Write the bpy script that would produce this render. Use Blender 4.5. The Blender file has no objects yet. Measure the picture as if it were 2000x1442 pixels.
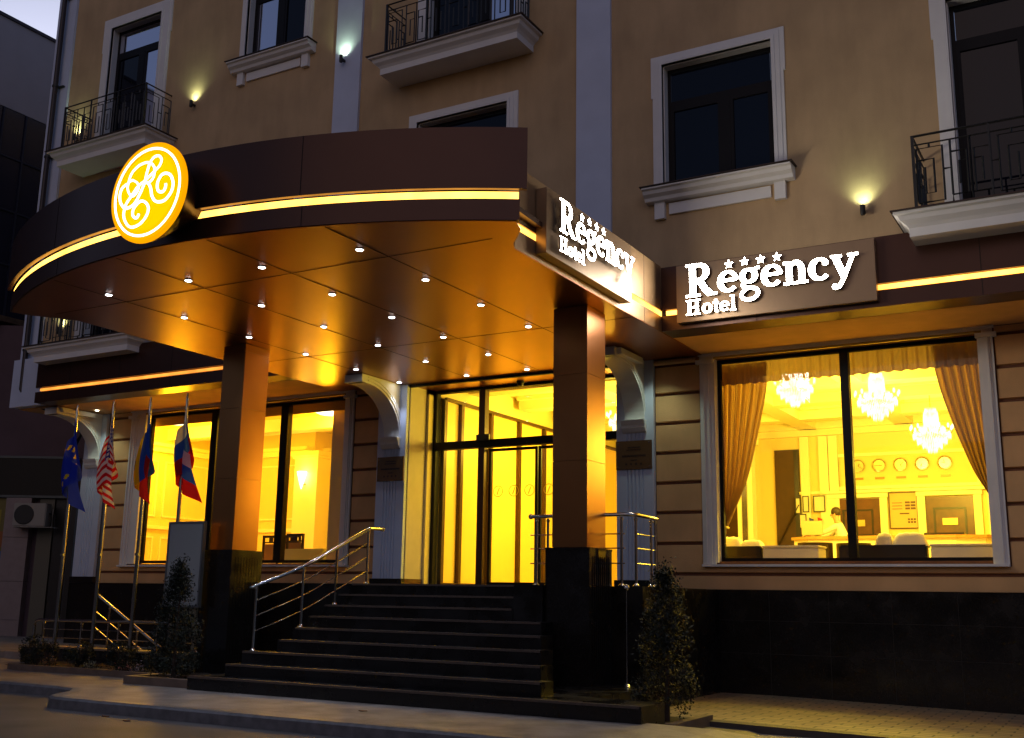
import bpy, bmesh, math, random
from mathutils import Vector, Matrix
random.seed(7)
PI = math.pi
sc = bpy.context.scene
C = sc.collection
# ---------------------------------------------------------------- camera
F, YAW, PIT, ROLL = 2110.2, 0.522859, 0.207981, 0.0157878
cam_d = bpy.data.cameras.new('camera')
cam = bpy.data.objects.new('camera', cam_d); C.objects.link(cam); sc.camera = cam
f_ = Vector((-math.sin(YAW)*math.cos(PIT), math.cos(YAW)*math.cos(PIT), math.sin(PIT)))
r_ = Vector((math.cos(YAW), math.sin(YAW), 0)); u_ = r_.cross(f_)
r2 = r_*math.cos(ROLL)+u_*math.sin(ROLL); u2 = -r_*math.sin(ROLL)+u_*math.cos(ROLL)
m = Matrix((r2, u2, -f_)).transposed().to_4x4(); m.translation = Vector((0, 0, 1.21))
cam.matrix_world = m
cam_d.sensor_width = 36; cam_d.lens = F/2000*36; cam_d.clip_end = 1000; cam_d.clip_start = .05
# ---------------------------------------------------------------- world, exposure
SUN_EL, SUN_ROT = math.radians(7.0), math.radians(-52)
w = bpy.data.worlds.new('World'); sc.world = w; w.use_nodes = True
nt = w.node_tree; nt.nodes.clear()
wo = nt.nodes.new('ShaderNodeOutputWorld'); bg = nt.nodes.new('ShaderNodeBackground')
sky = nt.nodes.new('ShaderNodeTexSky'); sky.sky_type = 'NISHITA'; sky.sun_disc = False
sky.sun_elevation = SUN_EL; sky.sun_rotation = SUN_ROT; sky.air_density = 1.0; sky.dust_density = 5.0; sky.ozone_density = 2.0
hs = nt.nodes.new('ShaderNodeHueSaturation'); hs.inputs['Saturation'].default_value = .55
tint = nt.nodes.new('ShaderNodeMix'); tint.data_type = 'RGBA'; tint.blend_type = 'MULTIPLY'
tint.inputs['Factor'].default_value = 1; tint.inputs['B'].default_value = (.86, .98, 1.45, 1)
nt.links.new(sky.outputs[0], hs.inputs['Color']); nt.links.new(hs.outputs[0], tint.inputs['A'])
nt.links.new(tint.outputs['Result'], bg.inputs['Color']); bg.inputs['Strength'].default_value = 0.050
nt.links.new(bg.outputs[0], wo.inputs['Surface'])
sc.view_settings.view_transform = 'Standard'; sc.view_settings.look = 'None'
sc.view_settings.exposure = 1.0; LS = .5      # LS: every lamp is scaled by this against the exposure; sc.view_settings.gamma = 1; sc.view_settings.use_curve_mapping = False
sc.cycles.use_denoising = True
sc.cycles.max_bounces = 8; sc.cycles.transparent_max_bounces = 12
sc.cycles.sample_clamp_indirect = 6
sc.cycles.caustics_reflective = False; sc.cycles.caustics_refractive = False
street_fill = bpy.data.lights.new('street_fill', 'SUN'); street_fill.energy = .13; street_fill.angle = math.radians(55); street_fill.color = (1, .62, .36)  # added warm fill from the street side, in place of street lamps
so_ = bpy.data.objects.new('street_fill', street_fill); C.objects.link(so_); so_.rotation_euler = Vector((-.25, 1, -.30)).to_track_quat('-Z', 'Y').to_euler()
# ---------------------------------------------------------------- materials
MATS = {}
def mat(name, col, rough=.6, metal=0., spec=.5, noise=0., nscale=6., bump=0., bscale=40., col2=None, ior=None, coat=0.):
    if name in MATS: return MATS[name]
    M = bpy.data.materials.new(name); M.use_nodes = True; n = M.node_tree; b = n.nodes['Principled BSDF']
    b.inputs['Roughness'].default_value = rough; b.inputs['Metallic'].default_value = metal
    b.inputs['Specular IOR Level'].default_value = spec
    if ior: b.inputs['IOR'].default_value = ior
    if coat: b.inputs['Coat Weight'].default_value = coat; b.inputs['Coat Roughness'].default_value = .05
    c = (*col, 1)
    tc = n.nodes.new('ShaderNodeTexCoord')
    if noise or col2:
        t = n.nodes.new('ShaderNodeTexNoise'); t.inputs['Scale'].default_value = nscale; t.inputs['Detail'].default_value = 6
        n.links.new(tc.outputs['Object'], t.inputs['Vector'])
        r = n.nodes.new('ShaderNodeValToRGB'); r.color_ramp.elements[0].position = .3; r.color_ramp.elements[1].position = .7
        k = noise
        r.color_ramp.elements[0].color = (*[x*(1-k) for x in col], 1)
        r.color_ramp.elements[1].color = (*(col2 if col2 else [min(1, x*(1+k)) for x in col]), 1)
        n.links.new(t.outputs['Fac'], r.inputs['Fac']); n.links.new(r.outputs['Color'], b.inputs['Base Color'])
    else: b.inputs['Base Color'].default_value = c
    if bump:
        t2 = n.nodes.new('ShaderNodeTexNoise'); t2.inputs['Scale'].default_value = bscale; t2.inputs['Detail'].default_value = 4
        n.links.new(tc.outputs['Object'], t2.inputs['Vector'])
        bp = n.nodes.new('ShaderNodeBump'); bp.inputs['Strength'].default_value = bump; bp.inputs['Distance'].default_value = .02
        n.links.new(t2.outputs['Fac'], bp.inputs['Height']); n.links.new(bp.outputs['Normal'], b.inputs['Normal'])
    MATS[name] = M; return M
def emit(name, col, s, noise=0):
    if name in MATS: return MATS[name]
    s *= LS
    M = bpy.data.materials.new(name); M.use_nodes = True; n = M.node_tree; n.nodes.clear()
    o = n.nodes.new('ShaderNodeOutputMaterial'); e = n.nodes.new('ShaderNodeEmission')
    e.inputs['Color'].default_value = (*col, 1); e.inputs['Strength'].default_value = s
    if noise:
        tc = n.nodes.new('ShaderNodeTexCoord'); t = n.nodes.new('ShaderNodeTexNoise'); t.inputs['Scale'].default_value = 2.5
        n.links.new(tc.outputs['Object'], t.inputs['Vector'])
        mr = n.nodes.new('ShaderNodeMapRange'); mr.inputs['From Min'].default_value = .3; mr.inputs['From Max'].default_value = .7
        mr.inputs['To Min'].default_value = s*(1-noise); mr.inputs['To Max'].default_value = s*(1+noise)
        n.links.new(t.outputs['Fac'], mr.inputs['Value']); n.links.new(mr.outputs['Result'], e.inputs['Strength'])
    n.links.new(e.outputs[0], o.inputs['Surface']); MATS[name] = M; return M
def glass(name, ior=1.5, tint_=(1, 1, 1), rough=0.0):
    if name in MATS: return MATS[name]
    M = bpy.data.materials.new(name); M.use_nodes = True; n = M.node_tree; n.nodes.clear()
    o = n.nodes.new('ShaderNodeOutputMaterial'); tr = n.nodes.new('ShaderNodeBsdfTransparent'); g = n.nodes.new('ShaderNodeBsdfGlossy')
    tr.inputs['Color'].default_value = (*tint_, 1); g.inputs['Roughness'].default_value = rough
    fr = n.nodes.new('ShaderNodeFresnel'); fr.inputs['IOR'].default_value = ior; mx = n.nodes.new('ShaderNodeMixShader')
    ge = n.nodes.new('ShaderNodeNewGeometry'); sb = n.nodes.new('ShaderNodeMath'); sb.operation = 'SUBTRACT'; sb.inputs[0].default_value = 1; mu = n.nodes.new('ShaderNodeMath'); mu.operation = 'MULTIPLY'
    n.links.new(ge.outputs['Backfacing'], sb.inputs[1]); n.links.new(fr.outputs[0], mu.inputs[0]); n.links.new(sb.outputs[0], mu.inputs[1]); n.links.new(mu.outputs[0], mx.inputs[0]); n.links.new(tr.outputs[0], mx.inputs[1]); n.links.new(g.outputs[0], mx.inputs[2])
    n.links.new(mx.outputs[0], o.inputs['Surface']); MATS[name] = M; return M

stucco = mat('cream_stucco', (.56, .385, .21), .9, noise=.10, nscale=1.3, bump=.25, bscale=90)
def weather(M, k):
    n = M.node_tree; b = n.nodes['Principled BSDF']; src = b.inputs['Base Color'].links[0].from_socket
    tc = [x for x in n.nodes if x.type == 'TEX_COORD'][0]; mp = n.nodes.new('ShaderNodeMapping'); mp.inputs['Scale'].default_value = (1.6, 1.6, .4)
    t = n.nodes.new('ShaderNodeTexNoise'); t.inputs['Scale'].default_value = 1.6; t.inputs['Detail'].default_value = 7; t.inputs['Roughness'].default_value = .62
    r = n.nodes.new('ShaderNodeValToRGB'); r.color_ramp.elements[0].position = .34; r.color_ramp.elements[1].position = .60
    r.color_ramp.elements[0].color = (1-k, 1-k*1.02, 1-k*1.05, 1); r.color_ramp.elements[1].color = (1, 1, 1, 1)
    mx = n.nodes.new('ShaderNodeMix'); mx.data_type = 'RGBA'; mx.blend_type = 'MULTIPLY'; mx.inputs['Factor'].default_value = 1
    n.links.new(tc.outputs['Object'], mp.inputs[0]); n.links.new(mp.outputs[0], t.inputs['Vector']); n.links.new(t.outputs['Fac'], r.inputs['Fac'])
    n.links.new(src, mx.inputs['A']); n.links.new(r.outputs[0], mx.inputs['B']); n.links.new(mx.outputs['Result'], b.inputs['Base Color'])
weather(stucco, .13)
stucco_low = mat('tan_stucco', (.74, .44, .20), .9, noise=.10, nscale=1.7, bump=.25, bscale=90)
weather(stucco_low, .10)
trimw = mat('white_trim', (.78, .77, .76), .6, noise=.04, nscale=3)
pilw = mat('pale_pilaster_paint', (.58, .64, .80), .7, noise=.05, nscale=2)
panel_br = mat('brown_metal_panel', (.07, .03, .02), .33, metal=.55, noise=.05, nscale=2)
soffit_m = mat('bronze_soffit_panel', (.34, .115, .042), .31, metal=.8, noise=.04, nscale=1.5, bump=.03, bscale=3)
granite = mat('black_granite', (.013, .011, .010), .13, noise=.4, nscale=60, spec=.5)
def rough_var(M, lo, hi, sc_=3.):
    n = M.node_tree; b = n.nodes['Principled BSDF']; tc = [x for x in n.nodes if x.type == 'TEX_COORD'][0]
    t = n.nodes.new('ShaderNodeTexNoise'); t.inputs['Scale'].default_value = sc_; t.inputs['Detail'].default_value = 8
    mr = n.nodes.new('ShaderNodeMapRange'); mr.inputs['From Min'].default_value = .35; mr.inputs['From Max'].default_value = .65; mr.inputs['To Min'].default_value = lo; mr.inputs['To Max'].default_value = hi
    n.links.new(tc.outputs['Object'], t.inputs['Vector']); n.links.new(t.outputs['Fac'], mr.inputs['Value']); n.links.new(mr.outputs['Result'], b.inputs['Roughness'])
rough_var(granite, .08, .30)
granite_st = mat('black_granite_step', (.008, .006, .005), .25, noise=.4, nscale=60, spec=.5)
rough_var(granite_st, .16, .42)
glint_m = mat('pale_tread_glint', (.09, .065, .05), .45, noise=.2, nscale=30)  # lighter colour imitates the glints along the tread edges
dark_fr = mat('dark_window_frame', (.008, .007, .008), .5, spec=.2)
iron = mat('black_wrought_iron', (.012, .012, .012), .45)
steel = mat('polished_steel', (.62, .60, .56), .16, metal=1.)
ext_glass = glass('clear_glass', 1.45)
dark_pane = mat('dark_window_pane', (.003, .004, .010), .03, spec=.5, ior=1.4)
bright_pane = mat('mirrored_window_pane', (.85, .82, .9), .05, metal=1.)
strip_m = emit('led_strip_glow', (1, .47, .07), 4.4, .35)
strip_dim = emit('led_strip_glow_dim', (1, .36, .05), 1.5, .3)
letter_m = emit('white_letter_face', (1, .90, .76), 62.0)
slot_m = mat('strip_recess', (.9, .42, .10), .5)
# ---------------------------------------------------------------- mesh helpers
class B:
    def __init__(s): s.bm = bmesh.new(); s.mi = 0
    def face(s, vs):
        try: f = s.bm.faces.new(vs); f.material_index = s.mi; return f
        except ValueError: return None
    def box(s, x0, x1, y0, y1, z0, z1):
        v = [s.bm.verts.new(p) for p in ((x0, y0, z0), (x1, y0, z0), (x1, y1, z0), (x0, y1, z0), (x0, y0, z1), (x1, y0, z1), (x1, y1, z1), (x0, y1, z1))]
        for q in ((0, 3, 2, 1), (4, 5, 6, 7), (0, 1, 5, 4), (1, 2, 6, 5), (2, 3, 7, 6), (3, 0, 4, 7)): s.face([v[i] for i in q])
        return s
    def prism(s, pts, axis, a0, a1):       # polygon in the plane of the two other axes, extruded along axis
        def P(p, a):
            return {'x': (a, p[0], p[1]), 'y': (p[0], a, p[1]), 'z': (p[0], p[1], a)}[axis]
        v0 = [s.bm.verts.new(P(p, a0)) for p in pts]; v1 = [s.bm.verts.new(P(p, a1)) for p in pts]
        s.face(v0[::-1]); s.face(v1); n = len(pts)
        for i in range(n): s.face([v0[i], v0[(i+1) % n], v1[(i+1) % n], v1[i]])
        return s
    def tube(s, pts, r, n=8, caps=True, radii=None):
        pts = [Vector(p) for p in pts]; rings = []
        for i, p in enumerate(pts):
            d = (pts[min(i+1, len(pts)-1)]-pts[max(i-1, 0)]).normalized()
            a = Vector((0, 0, 1)) if abs(d.z) < .9 else Vector((1, 0, 0))
            x = d.cross(a).normalized(); y = d.cross(x)
            rr = radii[i] if radii else r
            rings.append([s.bm.verts.new(p+x*rr*math.cos(2*PI*k/n)+y*rr*math.sin(2*PI*k/n)) for k in range(n)])
        for a, b in zip(rings, rings[1:]):
            for k in range(n): s.face([a[k], a[(k+1) % n], b[(k+1) % n], b[k]])
        if caps: s.face(rings[0][::-1]); s.face(rings[-1])
        return s
    def lathe(s, prof, cx, cy, cz=0, n=24, axis='z'):
        rings = []
        for r, z in prof:
            ring = []
            for k in range(n):
                a = 2*PI*k/n
                p = {'z': (cx+r*math.cos(a), cy+r*math.sin(a), cz+z), 'y': (cx+r*math.cos(a), cy+z, cz+r*math.sin(a)), 'x': (cx+z, cy+r*math.cos(a), cz+r*math.sin(a))}[axis]
                ring.append(s.bm.verts.new(p))
            rings.append(ring)
        for a, b in zip(rings, rings[1:]):
            for k in range(n): s.face([a[k], a[(k+1) % n], b[(k+1) % n], b[k]])
        s.face(rings[0][::-1]); s.face(rings[-1]); return s
    def ball(s, c, r, sx=1, sy=1, sz=1, n=8):
        m_ = Matrix.Translation(c) @ Matrix.Diagonal((sx, sy, sz, 1))
        g = bmesh.ops.create_uvsphere(s.bm, u_segments=n*2, v_segments=n, radius=r, matrix=m_)
        fs = set(f for v in g['verts'] for f in v.link_faces)
        for f in fs: f.material_index = s.mi
        return s
    def wall(s, x0, x1, z0, z1, y, th, holes=()):   # facade in XZ with openings; front at y, goes back th
        xs = sorted({x0, x1, *[min(max(h[0], x0), x1) for h in holes], *[min(max(h[1], x0), x1) for h in holes]})
        zs = sorted({z0, z1, *[min(max(h[2], z0), z1) for h in holes], *[min(max(h[3], z0), z1) for h in holes]})
        cache = {}
        def V(x, yy, z):
            k = (round(x, 5), yy, round(z, 5))
            if k not in cache: cache[k] = s.bm.verts.new((x, yy, z))
            return cache[k]
        def solid(i, j):
            if i < 0 or j < 0 or i >= len(xs)-1 or j >= len(zs)-1: return False
            cx, cz = (xs[i]+xs[i+1])/2, (zs[j]+zs[j+1])/2
            return not any(h[0] < cx < h[1] and h[2] < cz < h[3] for h in holes)
        y1 = y+th
        for i in range(len(xs)-1):
            for j in range(len(zs)-1):
                if not solid(i, j): continue
                a, b, c, d = xs[i], xs[i+1], zs[j], zs[j+1]
                s.face([V(a, y, c), V(b, y, c), V(b, y, d), V(a, y, d)])
                s.face([V(a, y1, c), V(a, y1, d), V(b, y1, d), V(b, y1, c)])
                if not solid(i-1, j): s.face([V(a, y, c), V(a, y, d), V(a, y1, d), V(a, y1, c)])
                if not solid(i+1, j): s.face([V(b, y, c), V(b, y1, c), V(b, y1, d), V(b, y, d)])
                if not solid(i, j-1): s.face([V(a, y, c), V(a, y1, c), V(b, y1, c), V(b, y, c)])
                if not solid(i, j+1): s.face([V(a, y, d), V(b, y, d), V(b, y1, d), V(a, y1, d)])
        return s
    def frame(s, x0, x1, z0, z1, w_, y0, y1, bottom=True, wt=None):  # rectangular frame, four mitre-free members
        wt = wt or w_
        s.box(x0, x0+w_, y0, y1, z0, z1); s.box(x1-w_, x1, y0, y1, z0, z1)
        s.box(x0+w_, x1-w_, y0, y1, z1-wt, z1)
        if bottom: s.box(x0+w_, x1-w_, y0, y1, z0, z0+w_)
        return s
def obj(name, b, mats, parent=None, smooth=False, bevel=0.):
    bm = b.bm if isinstance(b, B) else b
    if bevel: 
        bmesh.ops.bevel(bm, geom=[e for e in bm.edges], offset=bevel, segments=2, affect='EDGES', clamp_overlap=True)
    bmesh.ops.recalc_face_normals(bm, faces=bm.faces)
    me = bpy.data.meshes.new(name); bm.to_mesh(me); bm.free()
    for mm in (mats if isinstance(mats, (list, tuple)) else [mats]): me.materials.append(mm)
    if smooth:
        for p in me.polygons: p.use_smooth = True
        me.set_sharp_from_angle(angle=math.radians(40))
    o = bpy.data.objects.new(name, me); C.objects.link(o)
    if parent:
        o.parent = parent
        if parent.type == 'EMPTY':
            o.matrix_parent_inverse = (Matrix.Translation(parent.location) @ Matrix.Rotation(parent.rotation_euler.z, 4, 'Z')).inverted() if not parent.get('_local') else Matrix.Identity(4)
    return o
def thing(name, label, cat, loc=(0, 0, 0), rotz=0, group=None, local=False):
    o = bpy.data.objects.new(name, None); C.objects.link(o); o.empty_display_size = .2
    o.location = loc; o.rotation_euler = (0, 0, rotz); o['label'] = label; o['category'] = cat
    if group: o['group'] = group
    if local: o['_local'] = 1
    return o
def tag(o, label, cat, group=None):
    o['label'] = label; o['category'] = cat
    if group: o['group'] = group
    return o
def copy_tree(o, parent=None):
    c = o.copy(); C.objects.link(c)
    if parent: c.parent = parent
    for ch in [k for k in bpy.data.objects if k.parent == o]: copy_tree(ch, c)
    return c
def struct(name, b, m_, **k):
    o = obj(name, b, m_, **k); o['kind'] = 'structure'; return o
def light(name, typ, loc, energy, col, parent=None, **k):
    d = bpy.data.lights.new(name, typ); d.energy = energy*LS; d.color = col
    for a, v in k.items():
        if a != 'rot': setattr(d, a, v)
    o = bpy.data.objects.new(name, d); C.objects.link(o); o.location = loc
    if 'rot' in k: o.rotation_euler = k['rot']
    if parent:
        o.parent = parent
        if not parent.get('_local'): o.matrix_parent_inverse = Matrix.Translation(parent.location).inverted()
    return o

YU, YL, ZS, ZL = 14.5, 15.75, 4.954, 1.365      # upper wall, lower wall, soffit height, landing level
XL = -20.5
# ================================================================ GROUND
def gz(x, y):
    sm = lambda t: (lambda q: q*q*(3-2*q))(min(max(t, 0), 1))
    return -.20*max(sm((x+6.4)/1.4)*sm((y-10.5)/1.0), sm((x+4.3)/1.6))
pave = mat('concrete_paving', (.30, .255, .22), .55, noise=.22, nscale=2.2, bump=.35, bscale=35)
def paver_mat():
    M = mat('brick_pavers', (.30, .22, .13), .6); n = M.node_tree; b = n.nodes['Principled BSDF']
    tc = [x for x in n.nodes if x.type == 'TEX_COORD'][0]
    br = n.nodes.new('ShaderNodeTexBrick'); br.inputs['Scale'].default_value = 1
    br.inputs['Brick Width'].default_value = .34; br.inputs['Row Height'].default_value = .17; br.inputs['Mortar Size'].default_value = .012
    br.inputs['Color1'].default_value = (.34, .25, .15, 1); br.inputs['Color2'].default_value = (.24, .18, .12, 1); br.inputs['Mortar'].default_value = (.06, .05, .04, 1)
    n.links.new(tc.outputs['Object'], br.inputs['Vector']); n.links.new(br.outputs['Color'], b.inputs['Base Color'])
    bp = n.nodes.new('ShaderNodeBump'); bp.inputs['Strength'].default_value = .5; bp.inputs['Distance'].default_value = .01; bp.invert = True
    n.links.new(br.outputs['Fac'], bp.inputs['Height']); n.links.new(bp.outputs['Normal'], b.inputs['Normal']); return M
pavers = paver_mat()
weather(pave, .35)
asphalt = mat('asphalt', (.115, .105, .10), .5, noise=.25, nscale=1.6, bump=.5, bscale=70)
kerb_m = mat('granite_kerb', (.18, .17, .17), .4, noise=.25, nscale=9, bump=.2, bscale=40)
b = B(); v = [b.bm.verts.new(p) for p in ((-250, -250, -.33), (250, -250, -.33), (250, 250, -.33), (-250, 250, -.33))]; b.face(v)
struct('ground', b, asphalt)
b = B()   # road sheet near the kerb, sloping off to the right
xs = [-60+i*.8 for i in range(int(90/.8))]
rows = [(-30, 0), (8.9, 0)]
g = [[b.bm.verts.new((x, y, gz(x, y)-.13)) for x in xs] for y in (-30, -2, 4, 7, 9.2, 30)]
for a, c in zip(g, g[1:]):
    for i in range(len(xs)-1): b.face([a[i], a[i+1], c[i+1], c[i]])
struct('road', b, asphalt)
# sidewalk outline: front edge with the rounded bay
edge = [(-60, 9.62), (-20, 9.62), (-13, 9.62), (-12.2, 9.60), (-11.8, 9.50), (-11.55, 9.25), (-11.42, 9.0), (-11.30, 8.80), (-11.1, 8.68), (-10.8, 8.64)]
edge += [(-10.8+i*.5, 8.64) for i in range(1, 60)]
ins = []
for i, (x, y) in enumerate(edge):
    a = Vector(edge[max(i-1, 0)]); c = Vector(edge[min(i+1, len(edge)-1)]); d = (c-a).normalized(); ins.append((x-d.y*.14, y+d.x*.14))
b = B(); vf = []; 
for (x, y), (xi, yi) in zip(edge, ins):
    z = gz(x, y)
    vf.append([b.bm.verts.new(p) for p in ((x, y, z-.14), (x, y, z-.025), (x*.8+xi*.2, y*.8+yi*.2, z), (xi, yi, z))])
for a, c in zip(vf, vf[1:]):
    for k in range(3): b.face([a[k], c[k], c[k+1], a[k+1]])
struct('kerb', b, kerb_m, smooth=True)
b = B(); rows = []
for (x, y) in ins:
    rows.append([b.bm.verts.new((x, y+(yy-9)*t, gz(x, y+(yy-9)*t)-.002)) for t, yy in ((0, 9), (1, 9.6), (1, 10.4), (1, 10.7), (1, 11), (1, 11.3), (1, 11.6), (1, 12.1), (1, 20), (1, 40))])
for a, c in zip(rows, rows[1:]):
    for k in range(9): b.face([a[k], c[k], c[k+1], a[k+1]])
struct('sidewalk', b, pave)
b = B()    # raised paver strip along the building on the right
def rz(x): return -.09-.017*max(x+5.2, 0)
xr = [-4.72+i*.6 for i in range(14)]; xr2 = [-5.3]+xr
a0 = [b.bm.verts.new((x, 12.15, rz(x)-.3)) for x in xr]; a1 = [b.bm.verts.new((x, 12.15, rz(x))) for x in xr]; a2 = [b.bm.verts.new((x, 15.9, rz(x))) for x in xr]; b.box(-5.45, -4.722, 12.15, 15.9, -.4, rz(-4.72)-.001)
for i in range(13): b.face([a0[i], a0[i+1], a1[i+1], a1[i]]); b.face([a1[i], a1[i+1], a2[i+1], a2[i]])
e0 = b.bm.verts.new((-4.72, 15.9, -.4)); b.face([a0[0], a1[0], a2[0], e0])
struct('footpath', b, pavers)
b = B(); b.prism([(12.03, -.33), (12.147, -.33), (12.147, -.085), (12.03, -.095)], 'x', -4.72, 3.3); 
for v in b.bm.verts: v.co.z += -.017*max(v.co.x+5.2, 0)
struct('kerb_strip', b, mat('dark_kerb', (.07, .055, .05), .6, noise=.2))

# ================================================================ HOTEL BUILDING
hotel = thing('hotel_building', 'cream stuccoed hotel with white trim, pilasters and a lit ground floor', 'building', (-10, 14.5, 0))
# openings of the upper wall: x0,x1,z0,z1
UW = {'win1': (-5.74, -4.03, 7.26, 9.30), 'winB': (-10.33, -8.50, 7.0, 9.33), 'winC': (-14.60, -13.06, 11.52, 13.6),
      'doorA': (-18.66, -17.10, 10.30, 13.36), 'doorA2': (-18.66, -17.10, 6.02, 9.0), 'doorB': (-10.20, -8.36, 10.44, 13.4), 'doorE': (-1.62, .1, 6.05, 9.25),
      'winC2': (-14.60, -13.06, 7.2, 9.3)}
b = B().wall(XL, 3, ZS+.02, 17, YU, .35, list(UW.values()))
obj('upper_wall', b, stucco, hotel)
obj('side_wall', B().box(XL, XL+.3, YU+.36, 24, ZS+.21, 17).box(-19.84, -19.70, YL+.34, 24, -.3, ZS+.002), stucco, hotel)
obj('overhang_ceiling', B().box(XL, 3, 14.53, 15.74, ZS+.004, ZS+.2), stucco_low, hotel)
# lower wall with banded rustication
HL = [(-18.22, -12.62, 1.76, 4.874), (-11.21, -7.09, ZL-.1, ZS+.1), (-5.52, -1.60, 1.78, 4.874)]
obj('lower_wall', B().wall(-19.84, 3, ZL, ZS+.05, YL+.045, .285, HL), mat('brown_groove_shade', (.17, .07, .035), .9, noise=.15, nscale=3), hotel)  # groove shade put into the colour of the wall behind the bands
gro = [1.365, 1.59, 2.05, 2.52, 2.98, 3.45, 3.915, 4.38, 4.845, 4.954]
b = B()
for z0, z1 in zip(gro, gro[1:]):
    hh = .027; hs_ = []
    a0, a1 = z0+(hh if z0 > 1.4 else 0), z1-(hh if z1 < 4.9 else 0)
    for xa, xb in ((-19.10, -18.42), (-18.42, -12.42), (-12.42, -11.86), (-6.44, -5.71), (-5.71, -1.46), (-1.46, 3)):
        inwin = xa in (-18.42, -5.71)
        zt = a1
        if inwin and a0 > 1.65: continue
        if inwin: zt = min(a1, 1.70)
        if zt-a0 < .03: continue
        b = B(); b.prism([(YL+.044, a0-.006), (YL, a0+.004), (YL, zt-.004), (YL+.044, zt+.006 if zt < 4.9 else zt)], 'x', xa, xb); obj('rusticated_band', b, stucco_low, hotel)
obj('cornice', B().prism([(YL-.03, 4.85), (YL-.06, 4.87), (YL-.06, 4.91), (YL-.03, 4.93), (YL-.001, 4.93), (YL-.001, 4.85)], 'x', -6.44, -5.75), stucco_low, hotel)
b = B().box(-19.86, -11.2, YL-.06, YL+.3, -.4, ZL-.004); b.box(-7.09, 3, YL-.06, YL+.3, -.4, ZL-.004)
obj('granite_plinth', b, granite, hotel)
gj = mat('slab_joint', (.022, .018, .016), .9)
for z in (.47, .93): obj('slab_joint', B().box(-7.0, 3, YL-.062, YL-.059, z-.004, z+.004), gj, hotel)
for i in range(11): obj('slab_joint', B().box(-6.4+.85*i-.004, -6.4+.85*i+.004, YL-.0625, YL-.0595, -.3, 1.36), gj, hotel)
# pilasters of the upper wall
for x0, x1 in ((-12.25, -11.66), (-7.21, -6.61)):
    obj('pilaster', B().box(x0, x1, YU-.06, YU-.002, ZS+.1, 17), pilw, hotel)
obj('corner_pilaster', B().box(-20.56, -19.95, YU-.06, YU-.002, ZS+.02, 17), pilw, hotel)
# fluted pilasters with bracket consoles, lower floor
def lower_pil(x0, x1, fl=True):
    cx = (x0+x1)/2; b = B(); n = 5; fw = .03; gap = .035
    ys = YL-.07
    # front face cut by vertical flutes
    edges = [x0]; st = cx-(n*fw+(n-1)*gap)/2
    pts = [(x0, YL-.001), (x0, ys)]
    for i in range(n):
        a = st+i*(fw+gap); pts += [(a, ys), (a+.006, ys+.022), (a+fw-.006, ys+.022), (a+fw, ys)]
    pts += [(x1, ys), (x1, YL-.001)]
    b.prism(pts, 'z', ZL+.13, ZS-.002)
    p = obj('fluted_pilaster', b, pilw, hotel)
    obj('plinth', B().box(x0-.04, x1+.03, YL-.10, YL-.002, ZL+.002, ZL+.128), granite, p)
    # console bracket
    arc = [(YL-.075-.98*(1-math.cos(t)), 3.98+.82*math.sin(t)) for t in [i*PI/2/18 for i in range(19)]]
    hw = .17
    poly = [(YL-.072, ZS-.003)]+[(YL-.072, 3.98)]+arc[1:]+[(14.53, 4.80), (14.53, ZS-.003)]
    b = B().prism(poly, 'x', cx-hw, cx+hw)
    for k, rr in ((.05, .018), (.11, .012)):       # raised roll mouldings following the curve on both cheeks
        for s_ in (-1, 1):
            b.tube([(cx+s_*(hw+.002), y+k*math.cos(t*PI/2/18)*.5+.0, z+k) for t, (y, z) in enumerate(arc) if z+k < 4.93], rr, 6)
    q = obj('console_bracket', b, trimw, hotel)
    b = B()
    b.prism([(YL-.19, 3.98), (YL-.17, 3.93), (YL-.15, 3.90), (YL-.15, 3.86), (YL-.11, 3.80), (YL-.072, 3.78), (YL-.072, 3.98)], 'x', cx-.2, cx+.2)
    obj('moulding', b, trimw, q); obj('end_block', B().box(cx-.19, cx+.19, 14.50, 14.62, 4.80, 4.935), trimw, q)
    return p
lower_pil(-11.83, -11.21); lower_pil(-7.09, -6.45); lower_pil(-19.78, -19.12)
# white ledge boxes beside the brackets
obj('cornice_block', B().prism([(14.55, 4.92), (14.60, 4.83), (15.4, 4.83), (15.4, 4.92)], 'x', -6.62, -6.50), trimw, hotel)
obj('cornice_block', B().prism([(14.55, 4.92), (14.60, 4.83), (15.4, 4.83), (15.4, 4.92)], 'x', -19.28, -19.16), trimw, hotel)

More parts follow.
